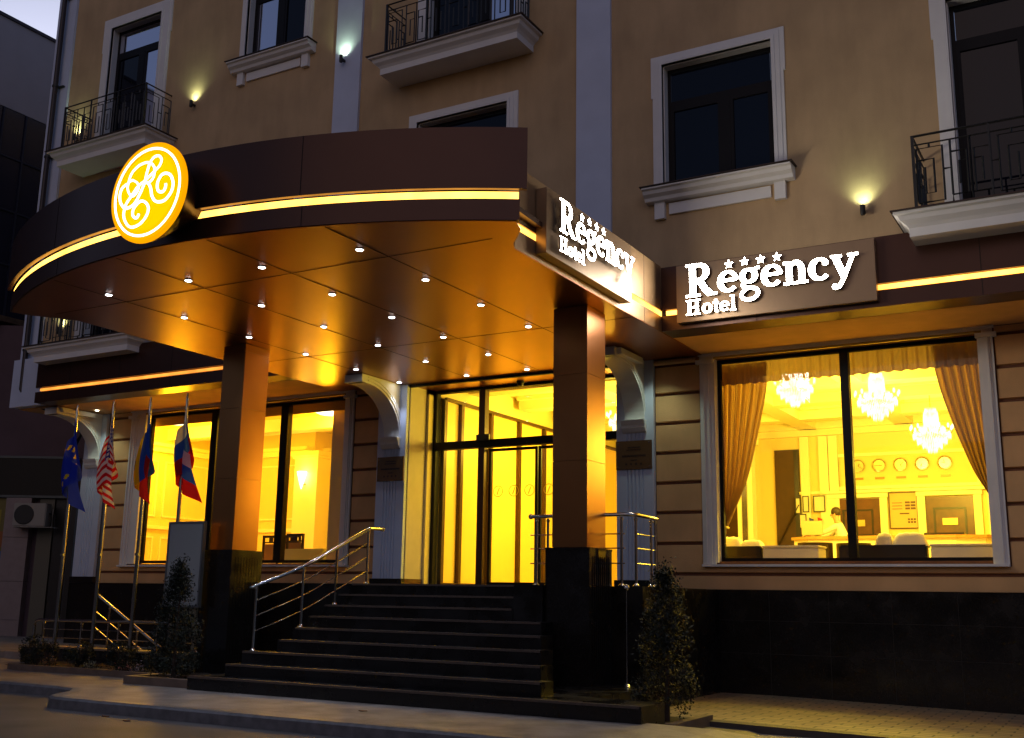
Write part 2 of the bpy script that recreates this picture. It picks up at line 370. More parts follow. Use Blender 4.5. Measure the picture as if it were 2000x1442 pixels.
# ---- big shop-front windows
def big_window(x0, x1, z0, z1, tx0, tx1, ttop, mulls, lab):
    """x0..z1 glass opening; trim outer tx0..tx1, top ttop"""
    W_ = obj('window', B().frame(x0, x1, z0, z1, .055, YL+.13, YL+.20), dark_fr, hotel)
    for a, c in mulls: obj('mullion', B().box(a, c, YL+.11, YL+.24, z0+.05, z1-.05), dark_fr, W_)
    obj('pane', B().box(x0+.05, x1-.05, YL+.155, YL+.165, z0+.05, z1-.05), ext_glass, W_)
    b = B()     # stepped white surround
    for k, (w_, pr) in enumerate(((.20, .035), (.15, .055), (.06, .075))):
        b.box(tx0+(0 if k == 0 else .04*k), tx0+w_, YL-pr, YL-.001+.0*k, 1.735, 4.86 if k else 4.9)
        b.box(tx1-w_, tx1-(0 if k == 0 else .04*k), YL-pr-.0005, YL-.001, 1.735, 4.86 if k else 4.9)
    b.box(tx0-.02, tx1+.02, YL-.06, YL+.0, 4.93, 5.0)
    b.box(tx0+.0, tx1-.0, YL-.035, YL+.0, 4.90, 4.929)
    b.box(tx0-.05, tx0+.22, YL-.085, YL+.0, 4.80, 4.86); b.box(tx1-.22, tx1+.05, YL-.085, YL+.0, 4.80, 4.86)
    # reveals
    b.box(tx0+.2, x0, YL-.02, YL+.2, 1.76, 4.9); b.box(x1, tx1-.2+.015, YL-.02, YL+.2, 1.76, 4.9)
    obj('surround', b, trimw, W_)
    obj('sill', B().box(tx0-.0, tx1+.0, YL-.10, YL+.2, 1.70, 1.734), trimw, W_)
    obj('shutter_rail', B().tube([(x0, YL-.02, 4.885), (x1, YL-.02, 4.885)], .022, 8), mat('brass_rail', (.45, .36, .12), .35, metal=.8), W_)
    return W_
big_window(-5.46, -1.62, 1.775, 4.87, -5.69, -1.48, 5.0, [(-3.58, -3.46)], 'r')
big_window(-17.98, -12.66, 1.775, 4.87, -18.40, -12.44, 5.0, [(-16.20, -16.03), (-14.34, -14.16)], 'l')

# ---- upper windows
def up_window(name, key, pane_mats, trim_w=.165, sill=True, split=.55, transom=None, trim_bottom=None, glow=None):
    x0, x1, z0, z1 = UW[key]
    Wn = obj(name, B().frame(x0, x1, z0, z1, .07, YU+.14, YU+.21), dark_fr, hotel)
    xm = x0+(x1-x0)*split; zt = transom or z1-.60
    b = B(); b.box(x0+.07, x1-.07, YU+.13, YU+.215, zt-.06, zt+.06); b.box(xm-.07, xm+.07, YU+.12, YU+.22, z0+.07, zt-.061)
    b.frame(x0+.07, xm-.07, z0+.07, zt-.06, .05, YU+.125, YU+.19); b.frame(xm+.07, x1-.07, z0+.07, zt-.06, .05, YU+.125, YU+.19)
    obj('sash', b, dark_fr, Wn)
    for (a, c, d, e), pm in zip(((x0+.08, x1-.08, zt+.06, z1-.08), (x0+.12, xm-.12, z0+.12, zt-.11), (xm+.12, x1-.12, z0+.12, zt-.11)), pane_mats):
        obj('pane', B().box(a, c, YU+.15, YU+.17, d, e), pm, Wn)
    zb = z0 if trim_bottom is None else trim_bottom
    tw = trim_w
    b = B()
    for k, (w_, pr) in enumerate(((tw, .03), (tw-.045, .05), (.05, .07))):
        b.box(x0-w_, x0-.0005, YU-pr, YU-.001, zb, z1+w_); b.box(x1+.0005, x1+w_, YU-pr, YU-.001, zb, z1+w_)
        b.box(x0, x1, YU-pr, YU-.001, z1+.0005, z1+w_)
    b.box(x0-tw-.025, x0-tw+.06, YU-.031, YU-.001, z1-.52, z1+tw+.001); b.box(x1+tw-.06, x1+tw+.025, YU-.031, YU-.001, z1-.52, z1+tw+.001)
    b.box(x0-.001, x0+.018, YU, YU+.14, zb, z1); b.box(x1-.018, x1+.001, YU, YU+.14, zb, z1); b.box(x0, x1, YU, YU+.14, z1-.018, z1)
    obj('surround', b, trimw, Wn)
    if sill:
        b = B(); s0, s1 = x0-.30, x1+.30; z = z0
        b.prism([(YU-.001, z-.002), (YU-.27, z-.012), (YU-.27, z-.035), (YU-.23, z-.05), (YU-.21, z-.10), (YU-.15, z-.14), (YU-.13, z-.19), (YU-.08, z-.20), (YU-.001, z-.20)], 'x', s0+.03, s1-.03)
        b.box(s0+.16, s0+.32, YU-.075, YU-.001, z-.46, z-.201); b.box(s1-.32, s1-.16, YU-.075, YU-.001, z-.46, z-.201)
        b.box(s0+.38, s1-.38, YU-.04, YU-.001, z-.40, z-.23)
        obj('sill', b, trimw, Wn)
        obj('sill_flashing', B().box(s0, s1, YU-.29, YU-.001, z-.001, z+.012), mat('brown_flashing', (.05, .03, .025), .4, metal=.5), Wn)
    return Wn
up_window('window', 'win1', (dark_pane,)*3, transom=8.68, split=.55)
up_window('window', 'winB', (dark_pane,)*3, sill=False)
up_window('window', 'winC', (dark_pane, bright_pane, dark_pane), split=.5)
up_window('window', 'winC2', (dark_pane,)*3)
up_window('balcony_door', 'doorA', (bright_pane, dark_pane, bright_pane), sill=False, transom=12.75, split=.55, trim_w=.26)
up_window('balcony_door', 'doorA2', (dark_pane, dark_pane, dark_pane), sill=False, split=.55, trim_w=.26)
up_window('balcony_door', 'doorB', (dark_pane, dark_pane, bright_pane), sill=False, split=.6, trim_w=.22)
up_window('balcony_door', 'doorE', (dark_pane,)*3, sill=False, trim_w=.19)

# ---- balconies
def key_panel(b, P, w0, w1, z0, z1, flip=False):
    """greek key bars between w0..w1 ; P(w,z)->3D"""
    r = .011
    def seg(*pts): b.tube([P(*p) for p in pts], r*1.25, 4)
    h = z1-z0; w = w1-w0
    g = lambda a, c: (w0+w*(1-a if flip else a), z0+h*c)
    seg(g(.14, 0), g(.14, .06)); seg(g(.06, .06), g(.06, .93), g(.52, .93), g(.52, .06), g(.06, .06))
    seg(g(.29, .93), g(.29, 1.0))
    seg(g(.06, .74), g(.36, .74), g(.36, .20), g(.20, .20), g(.20, .62))
    seg(g(.52, .55), g(.66, .55), g(.66, 1.0)); seg(g(.66, .80), g(.94, .80), g(.94, .12), g(.66, .12), g(.66, 0))
    seg(g(.94, .64), g(.80, .64), g(.80, .28)); seg(g(.66, .55), g(.66, .12)); seg(g(1, 0), g(1, 1))
def balcony(x0, x1, yf, zt, lab, left_slab=None, rail_in=.08, rh=1.02, cols=(trimw,)):
    """slab outer edges x0,x1, front yf, top zt"""
    b = B()
    prof = [(0, 0), (0, -.03), (.05, -.045), (.07, -.10), (.13, -.15), (.16, -.19), (.16, -.30)]    # inset, dz
    rings = []
    for ins_, dz in prof:
        a, c, d = x0+ins_, x1-ins_, yf+ins_
        rings.append([b.bm.verts.new(p) for p in ((a, YU-.001, zt+dz), (a, d, zt+dz), (c, d, zt+dz), (c, YU-.001, zt+dz))])
    for p, q in zip(rings, rings[1:]):
        for k in range(3): b.face([p[k], p[k+1], q[k+1], q[k]])
    b.face(rings[0]); b.face(rings[-1][::-1])
    sl = obj('balcony', b, cols[0], hotel)
    obj('slab_flashing', B().box(x0-.03, x1+.03, yf-.03, YU-.002, zt+.001, zt+.018), mat('brown_flashing', (.05, .03, .025), .4, metal=.5), sl)
    b = B(); i = .26; a, c, d = x0+i, x1-i, yf+.16
    z0, z1 = zt+.07, zt+rh-.12
    for (p, q) in (((a, d), (c, d)), ((a, d), (a, YU)), ((c, d), (c, YU))):
        for zz, rr in ((zt+rh, .017), (z1, .011), (z0, .011)):
            b.tube([(p[0], p[1], zz), (q[0], q[1], zz)], rr, 4)
        L = math.hypot(q[0]-p[0], q[1]-p[1]); n = max(1, round(L/.62)); 
        for k in range(n):
            Pf = lambda w_, z, p=p, q=q, L=L: (p[0]+(q[0]-p[0])*w_/L, p[1]+(q[1]-p[1])*w_/L, z)
            key_panel(b, Pf, L*k/n, L*(k+1)/n, z0, z1, flip=(k % 2 == 1))
    for p in ((a, d), (c, d)): b.box(p[0]-.017, p[0]+.017, p[1]-.017, p[1]+.017, zt+.018, zt+rh+.01)
    for k in range(1, 3): b.box(a+(c-a)*k/3-.012, a+(c-a)*k/3+.012, d-.012, d+.012, zt+.018, zt+rh)
    obj('railing', b, iron, sl)
    return sl
warm_slab = mat('cream_balcony_plaster', (.58, .52, .42), .75, noise=.05)
balcony(-19.36, -16.38, 13.67, 10.29, 'A', cols=(trimw,))
balcony(-19.32, -16.26, 13.60, 6.02, 'A2', cols=(trimw,))
balcony(-10.96, -7.88, 13.78, 10.42, 'B', cols=(trimw,))
balcony(-2.30, .9, 13.48, 6.00, 'E', cols=(trimw,))

# ---- band fascia along the facade with its light slot
def fascia_run(x0, x1):
    b = B()
    b.box(x0, x1, 14.05, YU-.003, ZS, 5.175); b.box(x0, x1, 14.05, YU-.003, 5.265, 5.90)
    return b
fr = obj('fascia', fascia_run(-5.64, 3), panel_br, hotel)
obj('strip_recess', B().box(-5.60, 3, 14.13, 14.16, 5.176, 5.264), slot_m, fr)
obj('led_strip', B().box(-5.58, 3, 14.085, 14.11, 5.196, 5.256), strip_m, fr)
seam_m = mat('dark_panel_seam', (.01, .006, .004), .8)  # dark colour of the joints between panels
for x in (-4.25, -2.83, -1.39, .0):
    for z0, z1 in ((ZS, 5.175), (5.265, 5.90)): obj('joint_seam', B().box(x-.004, x+.004, 14.046, 14.052, z0, z1), seam_m, fr)
fl = obj('fascia', fascia_run(-19.4, -12.75), panel_br, hotel)
obj('strip_recess', B().box(-19.32, -12.75, 14.13, 14.16, 5.176, 5.264), slot_m, fl)
obj('led_strip', B().box(-19.30, -12.76, 14.085, 14.11, 5.20, 5.25), strip_dim, fl)
for x in (-18.37, -16.93, -15.50, -14.07):
    for z0, z1 in ((ZS, 5.175), (5.265, 5.90)): obj('joint_seam', B().box(x-.004, x+.004, 14.046, 14.052, z0, z1), seam_m, fl)
obj('end_wall_strip', B().box(-20.55, -19.41, 14.30, 14.43, ZS+.02, 6.0), pilw, hotel)

# ================================================================ ENTRANCE CANOPY
canopy = thing('entrance_canopy', 'bronze panelled entrance canopy with bowed front edge, light slot and two square columns', 'canopy', (-9.18, 10.5, 0))
RC, CX, CY = 7.81, -9.18, 15.73
def arc_pts(R, xa, xb, n=48):
    t0, t1 = math.asin((xa-CX)/R), math.asin((xb-CX)/R)
    return [(CX+R*math.sin(t0+(t1-t0)*i/n), CY-R*math.cos(t0+(t1-t0)*i/n)) for i in range(n+1)]
def curved_plate(R, x0, x1, th, z0, z1, n=48):
    o_ = arc_pts(R, x0, x1, n); i_ = arc_pts(R-th, CX+(x0-CX)*(R-th)/R, CX+(x1-CX)*(R-th)/R, n)
    return B().prism(o_+i_[::-1], 'z', z0, z1)
obj('upper_fascia', curved_plate(RC+.06, -13.32, -5.06, .05, 5.265, 5.93), panel_br, canopy, smooth=True)
obj('lower_fascia', curved_plate(RC, -13.22, -5.15, .10, 4.95, 5.175), panel_br, canopy, smooth=True)
rc = obj('strip_recess', curved_plate(RC-.10, -13.10, -5.25, .02, 5.176, 5.264), slot_m, canopy)
obj('led_strip', curved_plate(RC-.02, -13.19, -5.17, .03, 5.186, 5.258), strip_m, canopy)
b = B()
for ang in (-14.3, 14.2):
    t = math.radians(ang); 
    for R, z0, z1 in ((RC+.06, 5.265, 5.93), (RC, 4.95, 5.175)):
        c_ = Vector((CX+(R+.001)*math.sin(t), CY-(R+.001)*math.cos(t))); d = Vector((math.cos(t), math.sin(t)))*.004; nn = Vector((math.sin(t), -math.cos(t)))*.002
        b.prism([tuple(c_-d+nn), tuple(c_+d+nn), tuple(c_+d-nn), tuple(c_-d-nn)], 'z', z0+.001, z1-.001)
obj('joint_seam', b, MATS['dark_panel_seam'], canopy)
# soffit: flat panels with thin dark seams
front = arc_pts(RC-.02, -13.18, -5.19, 64)
side_r = [(-5.27, 9.28), (-5.40, 9.45), (-5.55, 9.62), (-5.64, 9.80), (-5.64, 14.05), (-5.64, 16.46)]
side_l = [(-12.75, 16.46), (-12.75, 14.05), (-12.75, 9.80), (-12.86, 9.60), (-13.0, 9.42), (-13.12, 9.25)]
outline = front+side_r+side_l
b = B(); b.prism(outline, 'z', ZS-.012, ZS-.002)
obj('soffit', b, soffit_m, canopy)
b = B()
for x in (-7.04, -8.46, -9.88, -11.30): 
    yf = CY-math.sqrt(RC**2-(x-CX)**2)+.06; b.box(x-.0035, x+.0035, yf, 15.7, ZS-.0155, ZS-.0125)
for y in (9.39, 13.07): b.box(-12.72, -5.68, y-.0035, y+.0035, ZS-.0155, ZS-.0125)
obj('soffit_seam', b, MATS['dark_panel_seam'], canopy)
b = B().box(-11.2, -7.1, 15.72, 15.78, ZS-.06, ZS-.016); obj('soffit_trim', b, dark_fr, canopy)
# side fascias
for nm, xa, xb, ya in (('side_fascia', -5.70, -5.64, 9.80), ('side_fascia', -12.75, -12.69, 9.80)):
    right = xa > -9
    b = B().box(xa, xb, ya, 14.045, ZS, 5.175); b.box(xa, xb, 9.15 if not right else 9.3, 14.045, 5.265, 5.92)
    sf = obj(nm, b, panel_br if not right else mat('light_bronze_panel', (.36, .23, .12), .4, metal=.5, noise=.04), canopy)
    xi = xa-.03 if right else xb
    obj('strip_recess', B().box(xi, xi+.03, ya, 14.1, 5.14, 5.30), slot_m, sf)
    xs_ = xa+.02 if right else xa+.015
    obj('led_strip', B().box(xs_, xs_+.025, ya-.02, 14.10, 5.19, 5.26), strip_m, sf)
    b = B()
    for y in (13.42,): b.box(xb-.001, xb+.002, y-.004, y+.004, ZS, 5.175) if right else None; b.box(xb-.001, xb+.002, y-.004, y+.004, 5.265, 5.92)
    obj('joint_seam', b, MATS['dark_panel_seam'], sf)
obj('roof_slab', B().prism([(x, y+.1) for x, y in arc_pts(RC-.2, -12.9, -5.5, 24)]+[(-5.75, 14.4), (-12.65, 14.4)], 'z', 5.32, 5.38), panel_br, canopy)
# columns
col_d = mat('dark_bronze_cladding', (.115, .065, .04), .33, metal=.5, noise=.05, nscale=2)
for (x0, x1, y0, y1, jz) in ((-12.0, -11.55, 11.9, 12.42, (2.88, 3.945, 4.817)), (-6.42, -5.93, 12.22, 12.76, (2.917, 4.035))):
    b = B(); zz = [1.83, *jz, ZS-.016]
    for a, c in zip(zz, zz[1:]): b.box(x0, x1, y0, y1, a+.004, c-.004)
    b.box(x0+.01, x1-.01, y0+.01, y1-.01, 1.8, ZS-.02)
    cl = obj('column', b, mat('bronze_column_cladding', (.38, .15, .045), .30, metal=.8, noise=.04, nscale=2), canopy)
    b = B().box(x0-.06, x1+.06, y0-.06, y1+.06, -.3, 1.80); b.box(x0-.065, x1+.065, y0-.065, y1+.065, 1.80, 1.825)
    bs = obj('column_base', b, granite, cl)
    b = B()
    for k in range(9):
        y = y0+(y1-y0)*(k+.5)/9; b.box(x1+.0605, x1+.068, y-.008, y+.008, .2, 1.72)
    obj('fluting', b, granite, bs)

# ================================================================ DISC SIGN
disc = thing('logo_sign', 'round lit yellow disc sign with curling white script monogram on the canopy front', 'sign', (-8.844, 7.5, 5.379))
dc, dr = Vector((-8.844, 7.5, 5.379)), .56
yellow_m = emit('yellow_sign_face', (1, .56, .0), 1.15); 
def face_mat():   # lit acrylic, a little dimmer at the rim where the lamps end
    M = yellow_m; n = M.node_tree; e = [x for x in n.nodes if x.type == 'EMISSION'][0]
    tc = n.nodes.new('ShaderNodeTexCoord'); ln = n.nodes.new('ShaderNodeVectorMath'); ln.operation = 'DISTANCE'; ln.inputs[1].default_value = tuple(dc)
    n.links.new(tc.outputs['Object'], ln.inputs[0]); r = n.nodes.new('ShaderNodeValToRGB'); r.color_ramp.elements[0].position = .40; r.color_ramp.elements[1].position = .56
    r.color_ramp.elements[0].color = (1, .62, .0, 1); r.color_ramp.elements[1].color = (1, .36, .0, 1)
    n.links.new(ln.outputs['Value'], r.inputs['Fac']); n.links.new(r.outputs[0], e.inputs['Color'])
face_mat()
obj('disc_face', B().lathe([(dr-.01, -.012), (dr, 0), (dr, .03)], dc.x, dc.y, dc.z, 72, 'y'), yellow_m, disc, smooth=True)
obj('sign_box', B().lathe([(dr-.012, .031), (dr-.03, .09), (.34, .37), (.34, .50)], dc.x, dc.y, dc.z, 64, 'y'), mat('sign_box_dark', (.03, .015, .01), .3, metal=.4), disc, smooth=True)
wsign = emit('white_script_face', (1, 1, 1), 2.6)
def ribbon(b, pts, width, place, z0, z1, closed=False, widths=None, two=False):
    n = len(pts); L = []; R_ = []
    for i in range(n):
        if closed: p0, p1 = pts[(i-1) % n], pts[(i+1) % n]
        else: p0, p1 = pts[max(i-1, 0)], pts[min(i+1, n-1)]
        d = Vector((p1[0]-p0[0], p1[1]-p0[1])); d = d.normalized() if d.length > 1e-9 else Vector((1, 0))
        w_ = (widths[i] if widths else width)/2
        L.append((pts[i][0]-d.y*w_, pts[i][1]+d.x*w_)); R_.append((pts[i][0]+d.y*w_, pts[i][1]-d.x*w_))
    mi0 = b.mi
    vs = [[b.bm.verts.new(place(p, z)) for p in (l, r)] for l, r, z in [(l, r, z0) for l, r in zip(L, R_)]]
    vb = [[b.bm.verts.new(place(p, z1)) for p in (l, r)] for l, r in zip(L, R_)]
    rng = range(n if closed else n-1)
    for i in rng:
        j = (i+1) % n
        b.mi = 1 if two else mi0; b.face([vs[i][0], vs[j][0], vs[j][1], vs[i][1]]); b.mi = mi0; b.face([vb[i][0], vb[i][1], vb[j][1], vb[j][0]]); b.mi = 1 if two else mi0
        b.face([vs[i][0], vb[i][0], vb[j][0], vs[j][0]]); b.face([vs[i][1], vs[j][1], vb[j][1], vb[i][1]])
    if not closed:
        b.face([vs[0][0], vs[0][1], vb[0][1], vb[0][0]]); b.face([vs[-1][1], vs[-1][0], vb[-1][0], vb[-1][1]])
    b.mi = mi0
def smooth_path(p, k=6, closed=False):
    out = []; n = len(p)
    for i in range(n-(0 if closed else 1)):
        g_ = (lambda j: p[j % n]) if closed else (lambda j: p[min(max(j, 0), n-1)])
        a, c, d, e = g_(i-1), g_(i), g_(i+1), g_(i+2)
        for s in range(k):
            t = s/k; out.append(tuple(.5*((2*c[q])+(-a[q]+d[q])*t+(2*a[q]-5*c[q]+4*d[q]-e[q])*t*t+(-a[q]+3*c[q]-3*d[q]+e[q])*t**3) for q in (0, 1)))
    if not closed: out.append(p[-1])
    return out
MONO = [
 ([(.011,.581),(.115,.683),(.253,.681),(.328,.589),(.298,.491),(.193,.407),(.065,.328),(-.065,.248),(-.175,.199),(-.267,.147),(-.345,.057)], .055),
 ([(.002,.557),(-.046,.384),(-.092,.184),(-.185,-.007),(-.294,-.16),(-.403,-.227),(-.567,-.234),(-.703,-.106),(-.748,.059),(-.696,.207),(-.537,.266)], .06),
 ([(-.552,.199),(-.486,.432),(-.337,.561),(-.155,.61),(.01,.59),(.138,.487),(.166,.343),(.122,.231),(.013,.182),(-.131,.217)], .05),
 ([(-.424,.315),(-.297,.239),(-.238,.142),(-.273,.044),(-.382,-.023),(-.485,.047),(-.549,.181),(-.527,.281),(-.424,.315)], .045),
 ([(.013,.182),(.096,.064),(.15,-.1),(.244,-.22),(.363,-.266),(.52,-.251),(.662,-.124),(.7,.039),(.625,.206),(.504,.28),(.369,.271),(.281,.15),(.283,.03),(.339,-.057),(.454,-.069),(.502,.007),(.501,.075)], .06),
 ([(-.284,.132),(-.408,-.001),(-.533,-.136),(-.577,-.25),(-.583,-.387),(-.505,-.538),(-.374,-.645),(-.209,-.655),(-.055,-.595),(.058,-.477),(.088,-.346),(.016,-.231),(-.107,-.167),(-.22,-.19),(-.324,-.293),(-.335,-.394),(-.279,-.472),(-.207,-.484),(-.158,-.415)], .055)]
b = B()
for i, (pts, wd) in enumerate(MONO):
    pl = lambda p, z: (dc.x+p[0]*dr, dc.y-z, dc.z+p[1]*dr)
    ribbon(b, smooth_path(pts), wd*.86, pl, .013, .020+.0006*i)
ribbon(b, [(math.cos(2*PI*k/80)*.868, math.sin(2*PI*k/80)*.868) for k in range(80)], .046, lambda p, z: (dc.x+p[0]*dr, dc.y-z, dc.z+p[1]*dr), .013, .0195, closed=True)
obj('script_monogram', b, wsign, disc)

# ================================================================ LETTER SIGNS
def ell(cx, cy, rx, ry, a0, a1, n=20): return [(cx+rx*math.cos(math.radians(a0+(a1-a0)*i/n)), cy+ry*math.sin(math.radians(a0+(a1-a0)*i/n))) for i in range(n+1)]
def ew(n, lo, hi, a0, a1):   # stroke gets thick where it runs vertically
    return [lo+(hi-lo)*abs(math.cos(math.radians(a0+(a1-a0)*i/(n))))**1.3 for i in range(n+1)]
def glyph(ch):
    """list of (points, widths) strokes; cap height 1, x-height .66, returns advance"""
    S = []; st = .17; th = .075; X = .68
    def ln(p, w_): S.append((p, [w_]*len(p)))
    def arc_(cx, cy, rx, ry, a0, a1, lo=th, hi=st): S.append((ell(cx, cy, rx, ry, a0, a1), ew(20, lo, hi, a0, a1)))
    if ch == 'R':
        ln([(.21, .02), (.21, .98)], .19); ln([(.0, .965), (.4, .965)], .07); ln([(.0, .035), (.44, .035)], .07)
        ln([(.2, .95), (.40, .95)], .1); arc_(.40, .725, .23, .225, 90, -90, .09, .18); ln([(.2, .50), (.40, .50)], .09)
        ln([(.40, .52), (.60, .18), (.74, .05)], .18); ln([(.66, .035), (.94, .035)], .07); return S, .93
    if ch == 'H':
        for x in (.2, .68): ln([(x, .02), (x, .98)], .2); ln([(x-.2, .96), (x+.2, .96)], .08); ln([(x-.2, .04), (x+.2, .04)], .08)
        ln([(.2, .5), (.68, .5)], .1); return S, .94
    if ch == 'e':
        S.append((ell(.30, .34, .235, .28, 5, 320, 30), [.075+.1*abs(math.cos(math.radians(5+315*i/30)))**1.2*(1 if 90 < 5+315*i/30 < 270 else .55) for i in range(31)]))
        ln([(.12, .375), (.55, .375)], .08); return S, .60
    if ch == 'c':
        S.append((ell(.30, .34, .235, .28, 45, 318, 30), [.08+.1*abs(math.cos(math.radians(45+273*i/30)))**1.2*(1 if 90 < 45+273*i/30 < 270 else .4) for i in range(31)]))
        S.append((ell(.45, .50, .04, .04, 0, 360, 10), [.085]*11)); return S, .58
    if ch == 'o': S.append((ell(.31, .34, .23, .28, 0, 360, 36), [.075+.11*abs(math.cos(math.radians(10*i)))**1.3 for i in range(37)])); return S, .62
    if ch == 'n':
        ln([(.17, .03), (.17, .64)], .17); ln([(.0, .635), (.2, .635)], .07); ln([(.0, .035), (.34, .035)], .07)
        S.append((ell(.355, .40, .165, .225, 165, 0, 16), [.08+.09*(i/16) for i in range(17)])); ln([(.52, .42), (.52, .03)], .17); ln([(.37, .035), (.69, .035)], .07); return S, .70
    if ch == 'g':
        S.append((ell(.28, .42, .185, .185, 0, 360, 30), [.07+.09*abs(math.cos(math.radians(12*i)))**1.3 for i in range(31)]))
        ln([(.42, .55), (.50, .62), (.60, .64)], .08)
        S.append((smooth_path([(.18, .26), (.10, .17), (.16, .09), (.34, .06), (.50, .0), (.54, -.12), (.44, -.24), (.28, -.28), (.12, -.24), (.05, -.13), (.12, -.02), (.24, .06)], 4), None)); 
        p = S[-1][0]; S[-1] = (p, [.10]*len(p)); return S, .62
    if ch == 'y':
        ln([(.12, .62), (.34, .05)], .17); ln([(.0, .635), (.30, .635)], .07); ln([(.60, .62), (.36, .05), (.24, -.18)], .10); ln([(.46, .635), (.74, .635)], .07)
        ln([(.28, -.13), (.20, -.24), (.10, -.26)], .09); S.append((ell(.09, -.22, .035, .035, 0, 360, 10), [.09]*11)); return S, .72
    if ch == 't':
        ln([(.2, .85), (.2, .15)], .17); S.append((ell(.31, .15, .11, .10, 180, 300, 8), [.16-.01*i for i in range(9)])); ln([(.02, .635), (.38, .635)], .08); return S, .42
    if ch == 'l':
        ln([(.18, .03), (.18, .98)], .18); ln([(.0, .965), (.2, .965)], .07); ln([(.0, .035), (.36, .035)], .07); return S, .38
ret_m = mat('letter_return', (.25, .22, .2), .4)
def star_pts(r): return [((r if k % 2 == 0 else r*.42)*math.sin(PI*k/5), (r if k % 2 == 0 else r*.42)*math.cos(PI*k/5)) for k in range(10)]
def letter(nm, ch, u0, v0, s, place, parent, sx=1.0):
    """ch glyph at (u0,v0) scale s; place(u,v,d): d = distance proud of the panel"""
    S, adv = glyph(ch); b = B(); b2 = B()
    for i, (p, wd) in enumerate(S):
        pp = [(u0+x*s*sx, v0+y*s) for x, y in p]
        ribbon(b, pp, 0, lambda q, z: place(q[0], q[1], z), .055, .072+.0007*i, widths=[x*s for x in wd], two=True)
    return obj(nm, b, [letter_m, ret_m], parent), adv*s*sx
def build_sign(root, place, W):
    """W = width scale (1 = facade sign of 2.36 m text)"""
    u = 0; s = .478*W
    for ch, adv in zip('Regency', (.99, .63, .66, .62, .73, .60, .72)):
        letter('letter', ch, u, .255, s, place, root, 1.0); u += adv*s*.995
    u = 0; s2 = .215*W
    for ch, adv in zip('Hotel', (.98, .64, .43, .63, .38)):
        letter('letter', ch, u, 0, s2, place, root, 1.08); u += adv*s2*1.10
    for k in range(4):
        b = B(); uc, vc = (.63+.224*k)*W, .255+.395*W+.015*(1 if k else .5)
        pts = [(uc+x, vc+y) for x, y in star_pts(.066*W)]
        f0 = [b.bm.verts.new(place(*p, .055)) for p in pts]; f1 = [b.bm.verts.new(place(*p, .075)) for p in pts]
        c0 = b.bm.verts.new(place(uc, vc, .055)); c1 = b.bm.verts.new(place(uc, vc, .075))
        for i in range(10): j = (i+1) % 10; b.mi = 0; b.face([f1[i], f1[j], c1]); b.mi = 1; b.face([f0[j], f0[i], c0]); b.face([f0[i], f0[j], f1[j], f1[i]])
        obj('star', b, [letter_m, ret_m], root)
panel_sign = mat('taupe_sign_panel', (.30, .20, .12), .32, metal=.5, noise=.03)
s1 = thing('letter_sign', 'lit white hotel name letters with four stars on brown panel above the lobby window', 'sign', (-4.0, 13.95, 5.02), group='lit name signs')
obj('panel', B().box(-5.36, -2.63, 13.93, 14.045, 5.02, 5.855), panel_sign, s1, bevel=.004)
build_sign(s1, lambda u, v, d: (-5.19+u, 13.93-d, 5.092+v), 1.0)
s2_ = thing('letter_sign', 'lit white hotel name letters with four stars on the canopy side panel above a column', 'sign', (-5.56, 11.5, 5.02), group='lit name signs')
obj('panel', B().box(-5.635, -5.50, 10.27, 12.66, 5.02, 5.80), panel_sign, s2_, bevel=.004)
build_sign(s2_, lambda u, v, d: (-5.50+d, 10.47+u, 5.09+v*.93), .90)

# ================================================================ DOWNLIGHTS
dl_face = emit('downlight_lens', (.85, .9, 1), 22)
ring_m = mat('white_ring', (.7, .7, .7), .3)
def downlight():
    t = thing('downlight', '', 'ceiling light', (0, 0, 0), local=True, group='downlights in the canopy soffit')
    obj('trim_ring', B().lathe([(.040, 0), (.050, 0), (.051, -.008), (.045, -.011), (.041, -.008)], 0, 0, 0, 16), ring_m, t, smooth=True)
    obj('lens', B().lathe([(.001, -.004), (.040, -.004), (.037, -.014), (.001, -.016)], 0, 0, 0, 12), dl_face, t)
    d = bpy.data.lights.new('lamp', 'SPOT'); d.energy = 26*LS; d.color = (.72, .80, 1); d.spot_size = math.radians(75); d.spot_blend = .6; d.shadow_soft_size = .03
    o = bpy.data.objects.new('lamp', d); C.objects.link(o); o.parent = t; o.location = (0, 0, -.06)
    return t
rown = ['front', 'second', 'third', 'fourth', 'fifth', 'rearmost']
coln = {0: 'first', 1: 'second', 2: 'third', 3: 'last'}
d0 = downlight(); first = True
for r, y in enumerate((9.03, 10.32, 11.60, 12.88, 14.17, 15.42)):
    for c_, x in enumerate((-11.21, -9.79, -8.60, -7.17)):
        if (r, c_) in ((4, 3), (5, 3)): continue
        d = d0 if first else copy_tree(d0); first = False
        d.location = (x, y, ZS-.013)
        d['label'] = 'small round white downlight, %s from the left in the %s row of the canopy soffit' % (coln[c_], rown[r])

